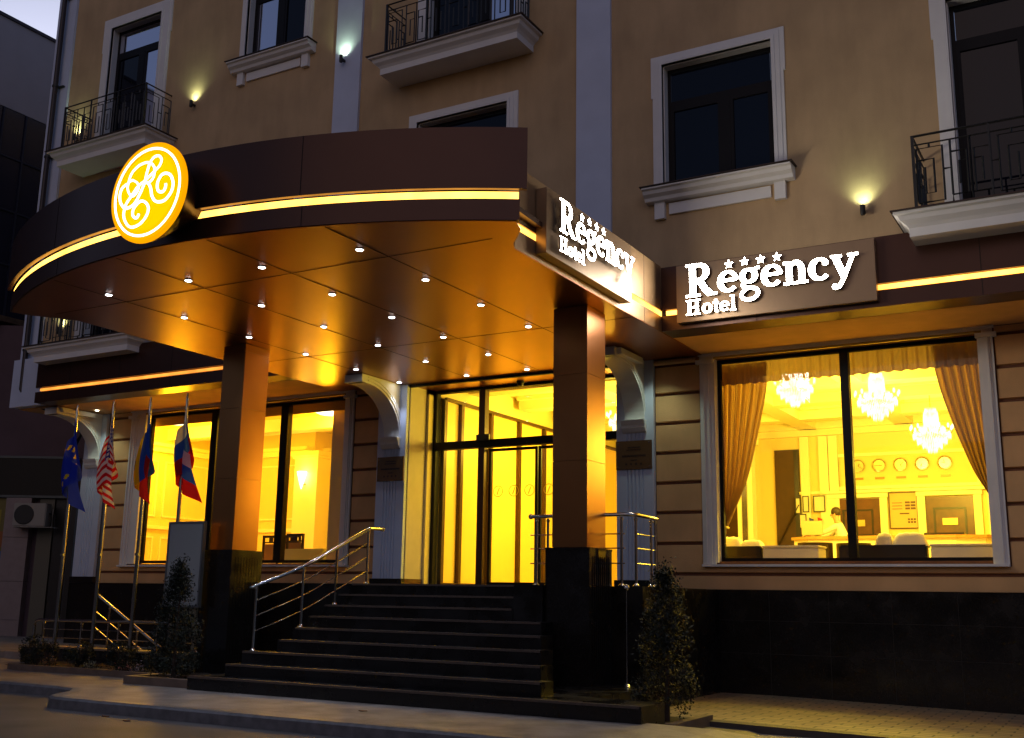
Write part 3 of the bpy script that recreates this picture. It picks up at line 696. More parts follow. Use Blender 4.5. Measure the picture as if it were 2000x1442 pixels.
# ================================================================ WALL UPLIGHTS
def uplight():
    t = thing('wall_lamp', '', 'wall lamp', (0, 0, 0), local=True, group='cylindrical uplights on the facade')
    bk = obj('bracket', B().box(-.018, .018, -.075, -.001, -.02, .02), iron, t)
    obj('lamp_body', B().lathe([(.001, -.07), (.026, -.07), (.035, -.05), (.035, .07), (.029, .075)], 0, -.11, 0, 16), iron, t, smooth=True)
    obj('lens', B().lathe([(.001, .0755), (.028, .0755), (.001, .078)], 0, -.11, 0, 12), emit('uplight_lens', (.95, 1, .8), 30), t)
    d = bpy.data.lights.new('lamp', 'SPOT'); d.energy = 17*LS; d.color = (.76, 1, .60); d.spot_size = math.radians(120); d.spot_blend = 1.0; d.shadow_soft_size = .02
    o = bpy.data.objects.new('lamp', d); C.objects.link(o); o.parent = t; o.location = (0, -.11, .082); o.rotation_euler = (math.radians(180-22), 0, 0)
    return t
u0 = uplight(); first = True
for loc, lab in (((-2.84, YU, 6.42), 'black uplight casting a yellow green pool on the wall above the name sign'),
                 ((-15.93, YU, 10.93), 'black uplight glowing on the wall right of the upper left balcony'),
                 ((-12.02, YU-.06, 10.92), 'black uplight mounted on the pale pilaster glowing upward'),
                 ((-19.50, YU, 10.95), 'black uplight glowing behind the bars of the upper left balcony'),
                 ((-19.35, YU, 6.55), 'black uplight glowing behind the bars of the lower left balcony')):
    d = u0 if first else copy_tree(u0); first = False
    d.location = loc; d['label'] = lab
# downlights on the overhang beside the brackets
for x, lab in ((-6.30, 'recessed light washing the wall corner beside the right entrance bracket'), (-18.95, 'recessed light washing the bracket at the building corner')):
    t = thing('recessed_light', lab, 'ceiling light', (x, 15.25, ZS-.002), local=True, group='recessed lights in the overhang')
    obj('lens', B().lathe([(.001, -.006), (.035, -.006), (.04, 0)], 0, 0, 0, 14), emit('overhang_lens', (.9, 1, .8), 14), t)
    light('lamp', 'SPOT', (0, 0, -.03), 26, (.80, 1, .76), t, spot_size=math.radians(110), spot_blend=.8, shadow_soft_size=.04)

# ================================================================ DOWNPIPE
dp = thing('downpipe', 'dark metal rainwater pipe running down the left corner of the hotel', 'pipe', (-20.2, 14.3, 6))
obj('pipe', B().tube([(-20.24, 14.33, 17), (-20.24, 14.33, 5.35), (-20.15, 14.40, 5.12), (-19.6, 14.9, 4.85), (-19.55, 15.5, 4.7), (-20.0, 15.6, 4.3), (-20.0, 15.6, .2)], .055, 10), mat('brown_downpipe', (.03, .02, .02), .35, metal=.3), dp, smooth=True)
b = B()
for z in (6.2, 8.4, 10.6, 12.3, 14.5): b.lathe([(.06, -.02), (.072, -.02), (.072, .02), (.06, .02)], -20.24, 14.33, z, 12); b.box(-20.26, -20.05, 14.38, 14.44, z-.012, z+.012)
obj('clamp', b, iron, dp)

# ================================================================ LOBBY INTERIOR (parts of the hotel)
WARM = (1, .70, .06)
iw = mat('lobby_wall_paint', (.82, .68, .28), .7, noise=.03, nscale=1)
iw_tr = mat('lobby_white_moulding', (.9, .86, .6), .5)
icl = mat('lobby_ceiling_paint', (.88, .80, .45), .7)
wood = mat('dark_walnut', (.11, .035, .012), .35, noise=.3, nscale=5)
wood_d = mat('dark_brown_wood', (.018, .008, .005), .35, noise=.2, nscale=5)
cream = mat('cream_upholstery', (.86, .80, .62), .7, noise=.03)
RX0, RX1, RY0, RY1, RC_ = -11.05, 2.0, 16.10, 24.6, 5.32
b = B()
b.box(RX0-3, RX1+.2, RY1, RY1+.2, ZL, RC_); b.box(RX1, RX1+.2, YL+.34, RY1, ZL, RC_)
b.box(-7.09, -5.53, YL+.335, YL+.5, ZL, RC_); b.box(-5.53, -1.59, YL+.335, YL+.5, ZL, 1.76); b.box(-5.53, -1.59, YL+.335, YL+.5, 4.98, RC_); b.box(-1.59, RX1, YL+.335, YL+.5, ZL, RC_)
b.box(-7.10, -6.95, YL+.34, 16.9, ZL, RC_)
obj('lobby_wall', b, iw, hotel)
obj('lobby_floor', B().box(-13.5, RX1, YL+.3, RY1, ZL-.05, ZL-.004), mat('beige_floor_tile', (.55, .42, .25), .25, noise=.1), hotel)
lc = obj('lobby_ceiling', B().box(-13.5, RX1, YL+.34, RY1, RC_, RC_+.1), icl, hotel)
b = B()
for x in (-8.6, -6.3, -4.2, -1.2): b.box(x-.2, x+.2, 16.1, RY1, RC_-.28, RC_-.001); b.box(x-.3, x+.3, 16.1, RY1, RC_-.09, RC_-.0015)
for y in (17.6, 19.6, 21.3, 23.2): b.box(-11, RX1, y-.2, y+.2, RC_-.279, RC_-.0012); b.box(-11, RX1, y-.30, y+.30, RC_-.089, RC_-.0018)
b.box(RX0, RX1, RY1-.12, RY1, RC_-.42, RC_-.28); b.box(RX0, RX1, RY1-.22, RY1, RC_-.28, RC_-.09)
obj('ceiling_beam', b, icl, lc)
# reception wall features
b = B()
for (x0, x1, z0, z1) in ((-5.75, -2.75, 3.66, 4.46),): b.frame(x0, x1, z0, z1, .07, RY1-.04, RY1-.001)
b.box(-6.6, RX1, RY1-.05, RY1-.001, 3.585, 3.645)
for x in (-6.42, -6.0, -5.78, -2.55): b.box(x-.10, x+.10, RY1-.08, RY1-.002, ZL, RC_-.43)
obj('wall_moulding', b, iw_tr, hotel)
def lobby_door(x, label):
    t = thing('interior_door', label, 'door', (x, RY1, ZL), group='doors behind the reception')
    b = B(); b.box(x-.47, x+.47, RY1-.06, RY1-.012, ZL, ZL+2.08)
    dl = obj('door_leaf', b, wood, t)
    b = B()
    for z0, z1 in ((ZL+.15, ZL+.85), (ZL+1.0, ZL+1.85)): b.frame(x-.33, x+.33, z0, z1, .04, RY1-.075, RY1-.061)
    obj('door_panel', b, wood_d, dl)
    obj('handle', B().tube([(x-.40, RY1-.10, ZL+1.0), (x-.28, RY1-.10, ZL+1.0)], .012, 6), steel, dl)
    obj('name_plate', B().box(x-.15, x+.15, RY1-.09, RY1-.077, ZL+1.48, ZL+1.62), mat('brass_plate', (.7, .45, .15), .4, metal=.6), dl)
    b = B(); b.box(x-.64, x-.48, RY1-.09, RY1-.001, ZL, ZL+2.10); b.box(x+.48, x+.64, RY1-.09, RY1-.001, ZL, ZL+2.10)
    b.box(x-.66, x+.66, RY1-.10, RY1-.001, ZL+2.105, ZL+2.20); b.box(x-.74, x+.74, RY1-.16, RY1-.001, ZL+2.205, ZL+2.26)
    obj('door_surround', b, iw_tr, t)
lobby_door(-3.40, 'dark wooden door with brass plate at the right end of the reception wall')
lobby_door(-5.30, 'dark wooden door partly hidden by the window mullion behind the receptionist')
clk = None
for i, x in enumerate((-5.25, -4.80, -4.35, -3.90, -3.44)):
    lab = 'round silver rimmed wall clock, %s from the left in the row of five' % ('first', 'second', 'third', 'fourth', 'fifth')[i]
    t = thing('wall_clock', lab, 'clock', (x, RY1, 4.17), group='clocks above the reception')
    obj('clock_rim', B().lathe([(.118, -.03), (.145, -.055), (.155, -.03), (.155, -.002)], x, RY1, 4.17, 28, 'y'), mat('chrome_rim', (.7, .68, .6), .15, metal=1), t, smooth=True)
    obj('clock_face', B().lathe([(.001, -.022), (.122, -.022), (.122, -.003)], x, RY1, 4.17, 24, 'y'), mat('clock_face_cream', (.62, .52, .30), .5), t)
    b = B(); a = 1.1*i+.5
    for L, q, w_ in ((.06, a, .012), (.09, a*2.3+1, .008)):
        d = Vector((math.sin(q), math.cos(q))); n_ = Vector((d.y, -d.x))*w_/2
        pts = [Vector((x, 4.17))-n_, Vector((x, 4.17))+n_, Vector((x, 4.17))+d*L+n_, Vector((x, 4.17))+d*L-n_]
        b.prism([tuple(p) for p in pts], 'y', RY1-.03-.003*(L > .07), RY1-.024)
    obj('clock_hand', b, wood_d, t)
    obj('city_plate', B().box(x-.10, x+.10, RY1-.02, RY1-.002, 3.87, 3.915), mat('bronze_plate', (.35, .2, .06), .4, metal=.5), t)
# price board
t = thing('price_board', 'framed yellow price board hanging between the two reception doors', 'notice board', (-4.34, RY1, 2.9))
obj('board', B().box(-4.62, -4.06, RY1-.03, RY1-.002, 2.80, 3.55), mat('board_yellow', (.62, .47, .20), .6), t)
obj('frame', B().frame(-4.64, -4.04, 2.78, 3.57, .022, RY1-.045, RY1-.031), wood, t)
b = B()
for r in range(3):
    for c_ in range(2): b.box(-4.30+c_*.115, -4.20+c_*.115, RY1-.034, RY1-.0305, 3.32-r*.065, 3.365-r*.065)
    b.box(-4.57, -4.36, RY1-.034, RY1-.0305, 3.33-r*.065, 3.345-r*.065)
for r in range(2):
    for c_ in range(3): b.box(-4.26+c_*.06, -4.215+c_*.06, RY1-.034, RY1-.0305, 2.96-r*.06, 3.0-r*.06)
b.box(-4.42, -4.22, RY1-.034, RY1-.0305, 3.09, 3.12)
tb = obj('price_rows', b, wood, t)
for i, (x, z, w_, h_) in enumerate(((-6.12, 3.36, .24, .34), (-6.42, 3.36, .12, .34), (-6.60, 3.33, .10, .34), (-6.50, 2.98, .14, .30))):
    lab = ('wide framed certificate on the wall left of the receptionist', 'narrow framed certificate beside the wide one', 'leftmost narrow framed certificate of the upper row', 'small framed certificate hanging below the others')[i]
    t = thing('framed_certificate', lab, 'picture', (x, RY1, z), group='certificates on the lobby wall')
    yb = RY1-.085
    obj('paper', B().box(x-w_/2, x+w_/2, yb-.02, yb, z-h_/2, z+h_/2), mat('certificate_paper', (.8, .75, .6), .6), t)
    obj('frame', B().frame(x-w_/2-.012, x+w_/2+.012, z-h_/2-.012, z+h_/2+.012, .02, yb-.035, yb-.021), wood_d, t)
for x, cc, nm in ((-6.31, (.05, .08, .45), 'blue'), (-6.12, (.6, .02, .02), 'red')):
    t = thing('pennant', 'small %s table pennant pinned below the certificates' % nm, 'pennant', (x, RY1-.1, 2.95), group='small pennants on the lobby wall')
    obj('cloth', B().prism([(x-.05, 3.06), (x+.05, 3.02), (x+.06, 2.90), (x-.03, 2.86)], 'y', RY1-.12, RY1-.112), mat('pennant_'+nm, cc, .7), t)
# dark stair opening with hand rail and mirror pier
b = B(); b.box(-7.12, -6.56, RY1-.04, RY1-.006, ZL, 4.62)
so = obj('stair_opening', b, mat('brown_stair_wall', (.07, .035, .02), .7, noise=.1), hotel)
obj('dark_doorway', B().box(-6.68, -6.57, RY1-.05, RY1-.042, ZL, 4.60), wood_d, so)
obj('handrail', B().tube([(-7.08, RY1-.09, 2.45), (-6.58, RY1-.09, 3.35)], .022, 6), wood_d, so)
b = B(); b.box(-7.62, -7.28, 23.3, 23.6, ZL, RC_-.3); b.box(-7.70, -7.20, 23.24, 23.66, 4.62, 4.80); b.box(-7.66, -7.24, 23.27, 23.63, 4.80, 4.9); b.box(-7.66, -7.24, 23.27, 23.63, ZL, ZL+.3)
pier = obj('lobby_column', b, iw_tr, hotel)
obj('mirror', B().box(-7.51, -7.39, 23.27, 23.298, 2.0, 4.5), mat('lobby_mirror', (.7, .6, .35), .1, metal=.9), pier)
b = B().box(-8.9, -7.85, 24.3, 24.56, ZL, 4.35)
obj('dark_glass_door', b, mat('dark_glass_panel', (.05, .03, .015), .1, spec=.8), hotel)
# reception desk
t = thing('reception_desk', 'long curved reception desk with wooden counter top in the lobby', 'desk', (-4.2, 21.5, ZL))
ptsd = [(-5.95, 22.4), (-5.95, 21.7), (-5.6, 21.4), (-2.9, 21.4), (-2.4, 21.55), (-2.05, 21.9), (-1.95, 22.5), (-2.35, 22.5), (-2.45, 22.1), (-2.9, 21.85), (-5.4, 21.85), (-5.55, 22.4)]
obj('counter_body', B().prism(ptsd, 'z', ZL, 2.40), cream, t)
cxm, cym = -4.0, 21.9
obj('counter_top', B().prism([(x*1.02-cxm*.02, y+(-.06 if y < 21.8 else .03)) for x, y in ptsd], 'z', 2.401, 2.455), mat('counter_wood', (.50, .27, .09), .3, noise=.1), t)
t = thing('monitor', 'flat computer screen seen from behind on the reception desk', 'monitor', (-5.62, 21.95, 2.455))
obj('screen', B().box(-5.86, -5.44, 21.95, 21.98, 2.52, 2.80), mat('pale_plastic', (.6, .5, .3), .4), t, bevel=.006)
obj('stand', B().box(-5.69, -5.61, 21.98, 22.02, 2.456, 2.66).box(-5.75, -5.55, 21.93, 22.1, 2.456, 2.468), mat('pale_plastic', (.6, .5, .3), .4), t)
t = thing('document_tray', 'low dark tray of papers lying on the reception desk right of the mullion', 'tray', (-4.55, 21.6, 2.455))
obj('tray', B().box(-4.85, -4.30, 21.45, 21.7, 2.456, 2.49), wood_d, t)
t = thing('document_tray', 'dark brochure tray at the right end of the reception desk', 'tray', (-3.1, 21.6, 2.455))
obj('tray', B().box(-3.45, -2.75, 21.45, 21.75, 2.456, 2.50), wood_d, t)
# receptionist
def skin_body(name, verts, edges, mat_, parent):
    me = bpy.data.meshes.new(name); me.from_pydata([v[0] for v in verts], edges, []); o = bpy.data.objects.new(name, me); C.objects.link(o)
    md = o.modifiers.new('skin', 'SKIN'); ss = o.modifiers.new('sub', 'SUBSURF'); ss.levels = ss.render_levels = 2
    for i, v in enumerate(verts): me.skin_vertices[0].data[i].radius = v[1] if isinstance(v[1], tuple) else (v[1], v[1])
    me.skin_vertices[0].data[0].use_root = True
    dg = bpy.context.evaluated_depsgraph_get(); nm = bpy.data.meshes.new_from_object(o.evaluated_get(dg)); 
    bpy.data.objects.remove(o); nm.name = name; nm.materials.append(mat_); o = bpy.data.objects.new(name, nm); C.objects.link(o)
    for p in nm.polygons: p.use_smooth = True
    if parent: o.parent = parent; o.matrix_parent_inverse = Matrix.Translation(parent.location).inverted()
    return o
px, py, pz = -5.17, 22.35, ZL
per = thing('person', 'receptionist in white shirt with dark hair reaching forward behind the desk', 'person', (px, py, pz))
skin = mat('skin', (.62, .34, .2), .55)
V_ = lambda x, y, z: (px+x, py+y, pz+z)
vb = [(V_(.05, 0, .93), (.15, .11)), (V_(.03, 0, 1.12), (.15, .11)), (V_(-.02, 0, 1.30), (.17, .12)), (V_(-.05, 0, 1.40), (.09, .08)), (V_(-.08, 0, 1.46), (.05, .05)), (V_(-.10, 0, 1.56), (.07, .085)), (V_(-.11, 0, 1.66), (.065, .08)),
      (V_(-.06, -.17, 1.34), .055), (V_(-.28, -.22, 1.22), .042), (V_(-.52, -.20, 1.16), .032), (V_(-.60, -.20, 1.155), (.02, .04)),
      (V_(-.06, .17, 1.34), .055), (V_(-.26, .22, 1.18), .042), (V_(-.48, .20, 1.14), .032), (V_(-.56, .20, 1.135), (.02, .04)),
      (V_(.05, -.09, .86), .085), (V_(.03, -.10, .48), .06), (V_(.06, -.10, .09), .042), (V_(-.08, -.10, .04), .035),
      (V_(.05, .09, .86), .085), (V_(.03, .10, .48), .06), (V_(.06, .10, .09), .042), (V_(-.08, .10, .04), .035)]
eb = [(0, 1), (1, 2), (2, 3), (3, 4), (4, 5), (5, 6), (2, 7), (7, 8), (8, 9), (9, 10), (2, 11), (11, 12), (12, 13), (13, 14), (0, 15), (15, 16), (16, 17), (17, 18), (0, 19), (19, 20), (20, 21), (21, 22)]
hand = 23
for base, s_ in ((10, -1), (14, 1)):
    bx, by, bz = vb[base][0]
    for k, (dy, L) in enumerate(((-.03, .065), (-.01, .075), (.01, .07), (.03, .055))):
        i0 = len(vb); vb.append(((bx-.035, by+dy, bz), .009)); vb.append(((bx-.035-L*.6, by+dy*1.1, bz-.004), .008)); vb.append(((bx-.035-L, by+dy*1.1, bz-.02), .007))
        eb += [(base, i0), (i0, i0+1), (i0+1, i0+2)]
    i0 = len(vb); vb.append(((bx-.01, by-s_*.045, bz-.005), .01)); vb.append(((bx-.045, by-s_*.055, bz-.015), .008)); eb += [(base, i0), (i0, i0+1)]
skin_body('body', vb, eb, skin, per)
sh = [(V_(.05, 0, .90), (.165, .125)), (V_(.03, 0, 1.12), (.165, .125)), (V_(-.02, 0, 1.30), (.18, .135)), (V_(-.045, 0, 1.395), (.085, .08)),
      (V_(-.06, -.17, 1.34), .066), (V_(-.28, -.22, 1.22), .052), (V_(-.50, -.20, 1.165), .042),
      (V_(-.06, .17, 1.34), .066), (V_(-.26, .22, 1.18), .052), (V_(-.46, .20, 1.145), .042)]
skin_body('shirt', sh, [(0, 1), (1, 2), (2, 3), (2, 4), (4, 5), (5, 6), (2, 7), (7, 8), (8, 9)], mat('white_shirt', (.85, .83, .78), .7), per)
b = B(); b.ball(V_(-.085, 0, 1.635), .105, .98, .86, .95)
for v in list(b.bm.verts):
    if v.co.z < pz+1.60-.25*(v.co.x-(px-.17)) : v.co.z = max(v.co.z, pz+1.60-.45*(v.co.x-(px-.20)))
obj('hair', b, mat('dark_hair', (.05, .03, .02), .6, noise=.3, nscale=60), per, smooth=True)
b = B()
b.ball(V_(-.188, 0, 1.565), .018, 1.2, .7, 1.3, 5)
for s_ in (-1, 1): b.ball(V_(-.10, s_*.083, 1.57), .022, .7, .4, 1.2, 5)
obj('nose_and_ears', b, skin, per, smooth=True)
b = B()
for s_ in (-1, 1): b.ball(V_(-.168, s_*.034, 1.595), .012, .8, 1, .8, 5)
b.box(px-.182, px-.170, py-.025, py+.025, pz+1.515, pz+1.522)
obj('eyes_and_mouth', b, wood_d, per)
b = B(); b.box(px-.06, px+.16, py-.17, py-.02, pz+.05, pz+.86); b.box(px-.06, px+.16, py+.02, py+.17, pz+.05, pz+.86); b.box(px-.08, px+.18, py-.17, py+.17, pz+.84, pz+.98)
obj('trousers', b, mat('black_trousers', (.02, .02, .025), .8), per, bevel=.03)

# sofas and cream side tables behind the window
def sofa(x0, x1, y0, lab, cush):
    t = thing('sofa', lab, 'sofa', ((x0+x1)/2, y0, ZL), group='lobby sofas')
    obj('back', B().box(x0, x1, y0, y0+.18, ZL+.12, 2.035), mat('dark_leather', (.010, .005, .004), .45), t, bevel=.02)
    obj('seat', B().box(x0, x1, y0+.18, y0+.85, ZL+.1, ZL+.42), MATS['dark_leather'], t, bevel=.02)
    for (a, c, top) in cush:
        b = B(); n = 10; pr = []
        rows_ = []
        for i in range(n+1):
            tt = i/n; x = a+(c-a)*tt; h = top*(1-(2*tt-1)**4)**.5 if 0 < i < n else 0
            rows_.append([b.bm.verts.new((x, y0+.03+.30*j/6, 2.02+h*math.sin(PI*(j+.0)/6)**.6*(1+.04*math.sin(x*60)))) if 0 < j < 6 else b.bm.verts.new((x, y0+.03+.30*j/6, 2.0)) for j in range(7)])
        for p, q in zip(rows_, rows_[1:]):
            for j in range(6): b.face([p[j], p[j+1], q[j+1], q[j]])
        obj('cushion', b, cream, t, smooth=True)
sofa(-5.72, -5.02, 16.45, 'dark leather sofa with cream cushions behind the left curtain', ((-5.74, -5.36, .17), (-5.40, -5.03, .12)))
sofa(-3.85, -2.62, 16.45, 'dark leather sofa with cream cushions just right of the mullion', ((-3.35, -3.10, .20), (-3.12, -2.62, .20)))
for x0, x1, lab in ((-4.99, -4.12, 'cream sideboard between the left sofa and the mullion'), (-2.57, -1.35, 'cream sideboard at the right end of the lobby window')):
    t = thing('sideboard', lab, 'sideboard', ((x0+x1)/2, 16.4, ZL), group='cream sideboards')
    obj('top', B().box(x0, x1, 16.35, 16.85, 2.00, 2.035), cream, t, bevel=.012)
    obj('body', B().box(x0+.015, x1-.015, 16.37, 16.83, ZL, 1.998), cream, t, bevel=.012)
def tub_chair(x, y, rz, lab):
    t = thing('tub_chair', lab, 'chair', (x, y, ZL), rz, group='brown tub chairs', local=True)
    b = B(); pts = [(math.cos(a)*.30, math.sin(a)*.30) for a in [PI*(-.1)+PI*1.2*i/14 for i in range(15)]]; pin = [(p[0]*.86, p[1]*.86) for p in pts]
    b.prism(pts+pin[::-1], 'z', .38, .86); obj('backrest', b, wood_d, t)
    obj('seat', B().prism([(math.cos(2*PI*i/20)*.27, math.sin(2*PI*i/20)*.27) for i in range(20)], 'z', .36, .46), cream, t)
    for sx in (-1, 1):
        for sy in (-1, 1): obj('leg', B().box(sx*.18-.02, sx*.18+.02, sy*.18-.02, sy*.18+.02, 0, .36), wood_d, t)
tub_chair(-4.95, 19.4, PI, 'brown tub chair in front of the reception desk, nearer the left curtain')
tub_chair(-4.35, 19.7, PI*.9, 'brown tub chair in front of the reception desk, close to the mullion')
# curtains, pelmet
def curtain(top, edge_, side, lab):
    """top (x_fixed, z), edge_: list of (x, z) of the drawn edge; side fixed at x_fixed"""
    b = B(); xf = top[0]; E_ = smooth_path(edge_, 8); nu = 90; rows_ = []
    for k, (xe, z) in enumerate(E_):
        tt = k/(len(E_)-1); row = []
        for i in range(nu+1):
            u = i/nu; x = xf+(xe-xf)*u; fold = .05*math.sin(u*2*PI*7+1.2*math.sin(u*5)+.9*math.sin(tt*3))*(1-.2*tt)+.018*math.sin(u*2*PI*17+tt*4)*(1-.5*tt)+.008*math.sin(u*2*PI*37)
            row.append(b.bm.verts.new((x, 16.13+fold, z-(1-u)*.0+(-.18*(1-u)*tt))))
        rows_.append(row)
    for p, q in zip(rows_, rows_[1:]):
        for i in range(nu): b.face([p[i], p[i+1], q[i+1], q[i]])
    t = thing('curtain', lab, 'curtain', (xf, 16.13, 4.8), group='tied back lobby curtains')
    o = obj('cloth', b, curt, t, smooth=True)
    obj('tie_back', B().tube([(xf+.0, 16.04, E_[-1][1]-.05), (E_[-1][0]+.02*side, 16.04, E_[-1][1]), (E_[-1][0]+.02*side, 16.18, E_[-1][1])], .018, 6), MATS['brass_rail'], t)
curt = bpy.data.materials.new('amber_curtain'); curt.use_nodes = True
n = curt.node_tree; n.nodes.clear(); o_ = n.nodes.new('ShaderNodeOutputMaterial'); df = n.nodes.new('ShaderNodeBsdfDiffuse'); tl = n.nodes.new('ShaderNodeBsdfTranslucent'); mx = n.nodes.new('ShaderNodeMixShader')
df.inputs[0].default_value = (.50, .33, .15, 1); tl.inputs[0].default_value = (.42, .27, .11, 1); mx.inputs[0].default_value = .35
n.links.new(df.outputs[0], mx.inputs[1]); n.links.new(tl.outputs[0], mx.inputs[2]); n.links.new(mx.outputs[0], o_.inputs[0])
pelm = curt.copy(); pelm.name = 'pelmet_cloth'; pelm.node_tree.nodes['Mix Shader'].inputs[0].default_value = .16; pelm.node_tree.nodes['Translucent BSDF'].inputs[0].default_value = (.60, .42, .2, 1)
curtain((-5.50, 4.80), [(-4.71, 4.80), (-4.76, 4.39), (-4.90, 3.79), (-5.10, 3.04), (-5.30, 2.60), (-5.46, 2.30)], 1, 'amber pleated curtain tied back at the left side of the lobby window')
curtain((-1.60, 4.82), [(-2.35, 4.82), (-2.26, 4.24), (-2.12, 3.71), (-2.00, 3.33), (-1.87, 2.98), (-1.72, 2.69), (-1.66, 2.50)], -1, 'amber pleated curtain tied back at the right side of the lobby window')
t = thing('window_pelmet', 'brown fabric pelmet across the top of the lobby window', 'pelmet', (-3.5, 16.05, 4.9))
b = B(); n = 360; rows_ = []
for i in range(n+1):
    x = -5.50+3.92*i/n; f_ = .022*math.sin(x*38+1.5*math.sin(x*3))+.010*math.sin(x*91)
    rows_.append([b.bm.verts.new((x, 16.04+f_*(.35+.65*j/5), 4.90-(.40+.008*math.sin(x*38))*j/5)) for j in range(6)])
for p, q in zip(rows_, rows_[1:]):
    for j in range(5): b.face([p[j], q[j], q[j+1], p[j+1]])
obj('cloth', b, pelm, t, smooth=True)
# chandeliers
crys = emit('crystal_glow', (1, .90, .42), 3.0)
def chandelier(x, y, zt, s, lab, e=1.):
    t = thing('chandelier', lab, 'chandelier', (x, y, zt), local=True, group='crystal chandeliers')
    t.location = (x, y, zt)
    L = RC_-zt
    obj('rod', B().tube([(0, 0, L-.001), (0, 0, 0)], .012, 6), MATS['brass_rail'], t)
    rnd = random.Random(3); b = B()
    for (r, z0, z1, n_) in ((.10*s, 0, -.12*s, 12), (.13*s, -.06*s, -.42*s, 18), (.22*s, -.34*s, -.50*s, 24), (.33*s, -.44*s, -.60*s, 34), (.26*s, -.54*s, -.70*s, 26), (.17*s, -.64*s, -.78*s, 18), (.08*s, -.72*s, -.86*s, 9)):
        for i in range(2*n_):
            a = PI*i/n_; x_, y_ = r*math.cos(a), r*math.sin(a)
            dz = (z1-z0)*(.85+.3*rnd.random()); sz = .009*s
            pts = [b.bm.verts.new((x_+sz*math.cos(q), y_+sz*math.sin(q), z0+dz*.5)) for q in (0, PI/2, PI, 3*PI/2)]
            tp, bt = b.bm.verts.new((x_*.96, y_*.96, z0)), b.bm.verts.new((x_, y_, z0+dz))
            for k in range(4): b.face([pts[k], pts[(k+1) % 4], tp]); b.face([pts[(k+1) % 4], pts[k], bt])
    obj('crystals', b, crys, t)
    for k in range(12):
        a = 2*PI*k/12; c = (.37*s*math.cos(a), .37*s*math.sin(a))
        b = B().tube([(0, 0, -.46*s), (c[0]*.6, c[1]*.6, -.55*s), (c[0], c[1], -.47*s), (c[0], c[1], -.42*s)], .008, 5)
        ar = obj('arm', b, MATS['brass_rail'], t)
        obj('candle_bulb', B().ball((c[0], c[1], -.37*s), .022*s, 1, 1, 2.2, 5), crys, ar)
    light("lamp", "POINT", (0, 0, -.95*s), LOBBY_E*e, WARM, t, shadow_soft_size=.22)
LOBBY_E = 340
chandelier(-3.72, 19.2, 5.15, 1.0, 'large glowing crystal chandelier hanging right of the window mullion')
chandelier(-3.16, 21.2, 4.80, 1.0, 'farther crystal chandelier hanging in front of the clocks')
chandelier(-4.80, 17.9, 5.18, .9, 'crystal chandelier partly cut off by the pelmet beside the left curtain')
chandelier(-8.2, 18.6, 5.0, 1.0, 'crystal chandelier in the entrance hall glimpsed right of the canopy column', .6)
light('lamp', 'POINT', (-9.4, 19.3, 4.4), 190, WARM, hotel, shadow_soft_size=.15)
sp = emit('hall_spot_lens', (1, .85, .5), 12)
k = 0
for (x, y, lab) in ((-10.45, 17.3, 'nearest the left door jamb'), (-9.9, 18.6, 'second one back above the glass partition'), (-9.3, 17.6, 'above the sliding door leaf'), (-8.8, 19.6, 'farthest one above the hall'), (-2.6, 18.4, 'above the right half of the lobby window'), (-5.7, 22.4, 'over the reception desk'), (-4.45, 20.4, 'beside the mullion top')):
    t = thing('ceiling_spot', 'tiny bright ceiling spot ' + lab, 'ceiling light', (x, y, RC_-.3), local=True, group='ceiling spots in the lobby')
    zz = RC_-.03
    t.location = (x, y, zz); obj('lens', B().lathe([(.001, -.01), (.05, -.01), (.06, .028)], 0, 0, 0, 12), sp, t)

# ---- glass entrance
W_ = thing('entrance_doors', 'tall dark framed glass entrance with sliding doors at the top of the steps', 'door', (-9.1, 16.5, ZL))
b = B(); y0, y1 = 16.46, 16.58
b.box(-11.20, -11.08, y0, y1, ZL+.04, 4.95); b.box(-7.23, -7.11, y0, y1, ZL+.04, 4.95); b.box(-11.08, -7.23, y0, y1, 4.89, 4.95); b.box(-11.2, -7.11, y0, y1, ZL-.002, ZL+.04)
b.box(-11.08, -7.23, y0-.02, y1, 3.83, 3.97)
obj('frame', b, dark_fr, W_)
for x in (-10.16, -8.02):
    obj('mullion', B().box(x-.0, x+.13, y0-.01, y1+.01, ZL+.04, 3.829).box(x, x+.13, y0-.01, y1+.01, 3.971, 4.889), mat('dark_bronze_frame', (.06, .03, .015), .35, metal=.5), W_)
for (x0, x1) in ((-10.02, -9.02), (-9.0, -8.04)):
    lf = obj('sliding_leaf', B().frame(x0, x1, ZL+.045, 3.82, .05, 16.60, 16.64), dark_fr, W_)
    obj('pane', B().box(x0+.05, x1-.05, 16.615, 16.625, ZL+.1, 3.77), ext_glass, lf)
    b = B()
    for cx in (x0+.2, x0+.52, x0+.84):
        for i in range(24):
            a, c = 2*PI*i/24, 2*PI*(i+1)/24
            b.prism([(cx+.10*math.cos(a), 3.05+.10*math.sin(a)), (cx+.10*math.cos(c), 3.05+.10*math.sin(c)), (cx+.09*math.cos(c), 3.05+.09*math.sin(c)), (cx+.09*math.cos(a), 3.05+.09*math.sin(a))], 'y', 16.606, 16.610)
        b.prism([(cx-.03, 2.99), (cx-.015, 2.99), (cx+.035, 3.11), (cx+.02, 3.11)], 'y', 16.606, 16.610)
    obj('etched_emblem', b, mat('etched_film', (.80, .52, .05), .8), lf)
for (x0, x1, z0, z1) in ((-11.08, -10.16, ZL+.05, 3.82), (-11.08, -10.16, 3.98, 4.88), (-10.02, -8.03, 3.98, 4.88), (-7.88, -7.24, ZL+.05, 3.82), (-7.88, -7.24, 3.98, 4.88)):
    obj('pane', B().box(x0, x1, 16.515, 16.525, z0, z1), ext_glass, W_)
t = thing('door_sensor', 'small dark motion sensor box above the sliding doors', 'sensor', (-10.05, 16.42, 4.0))
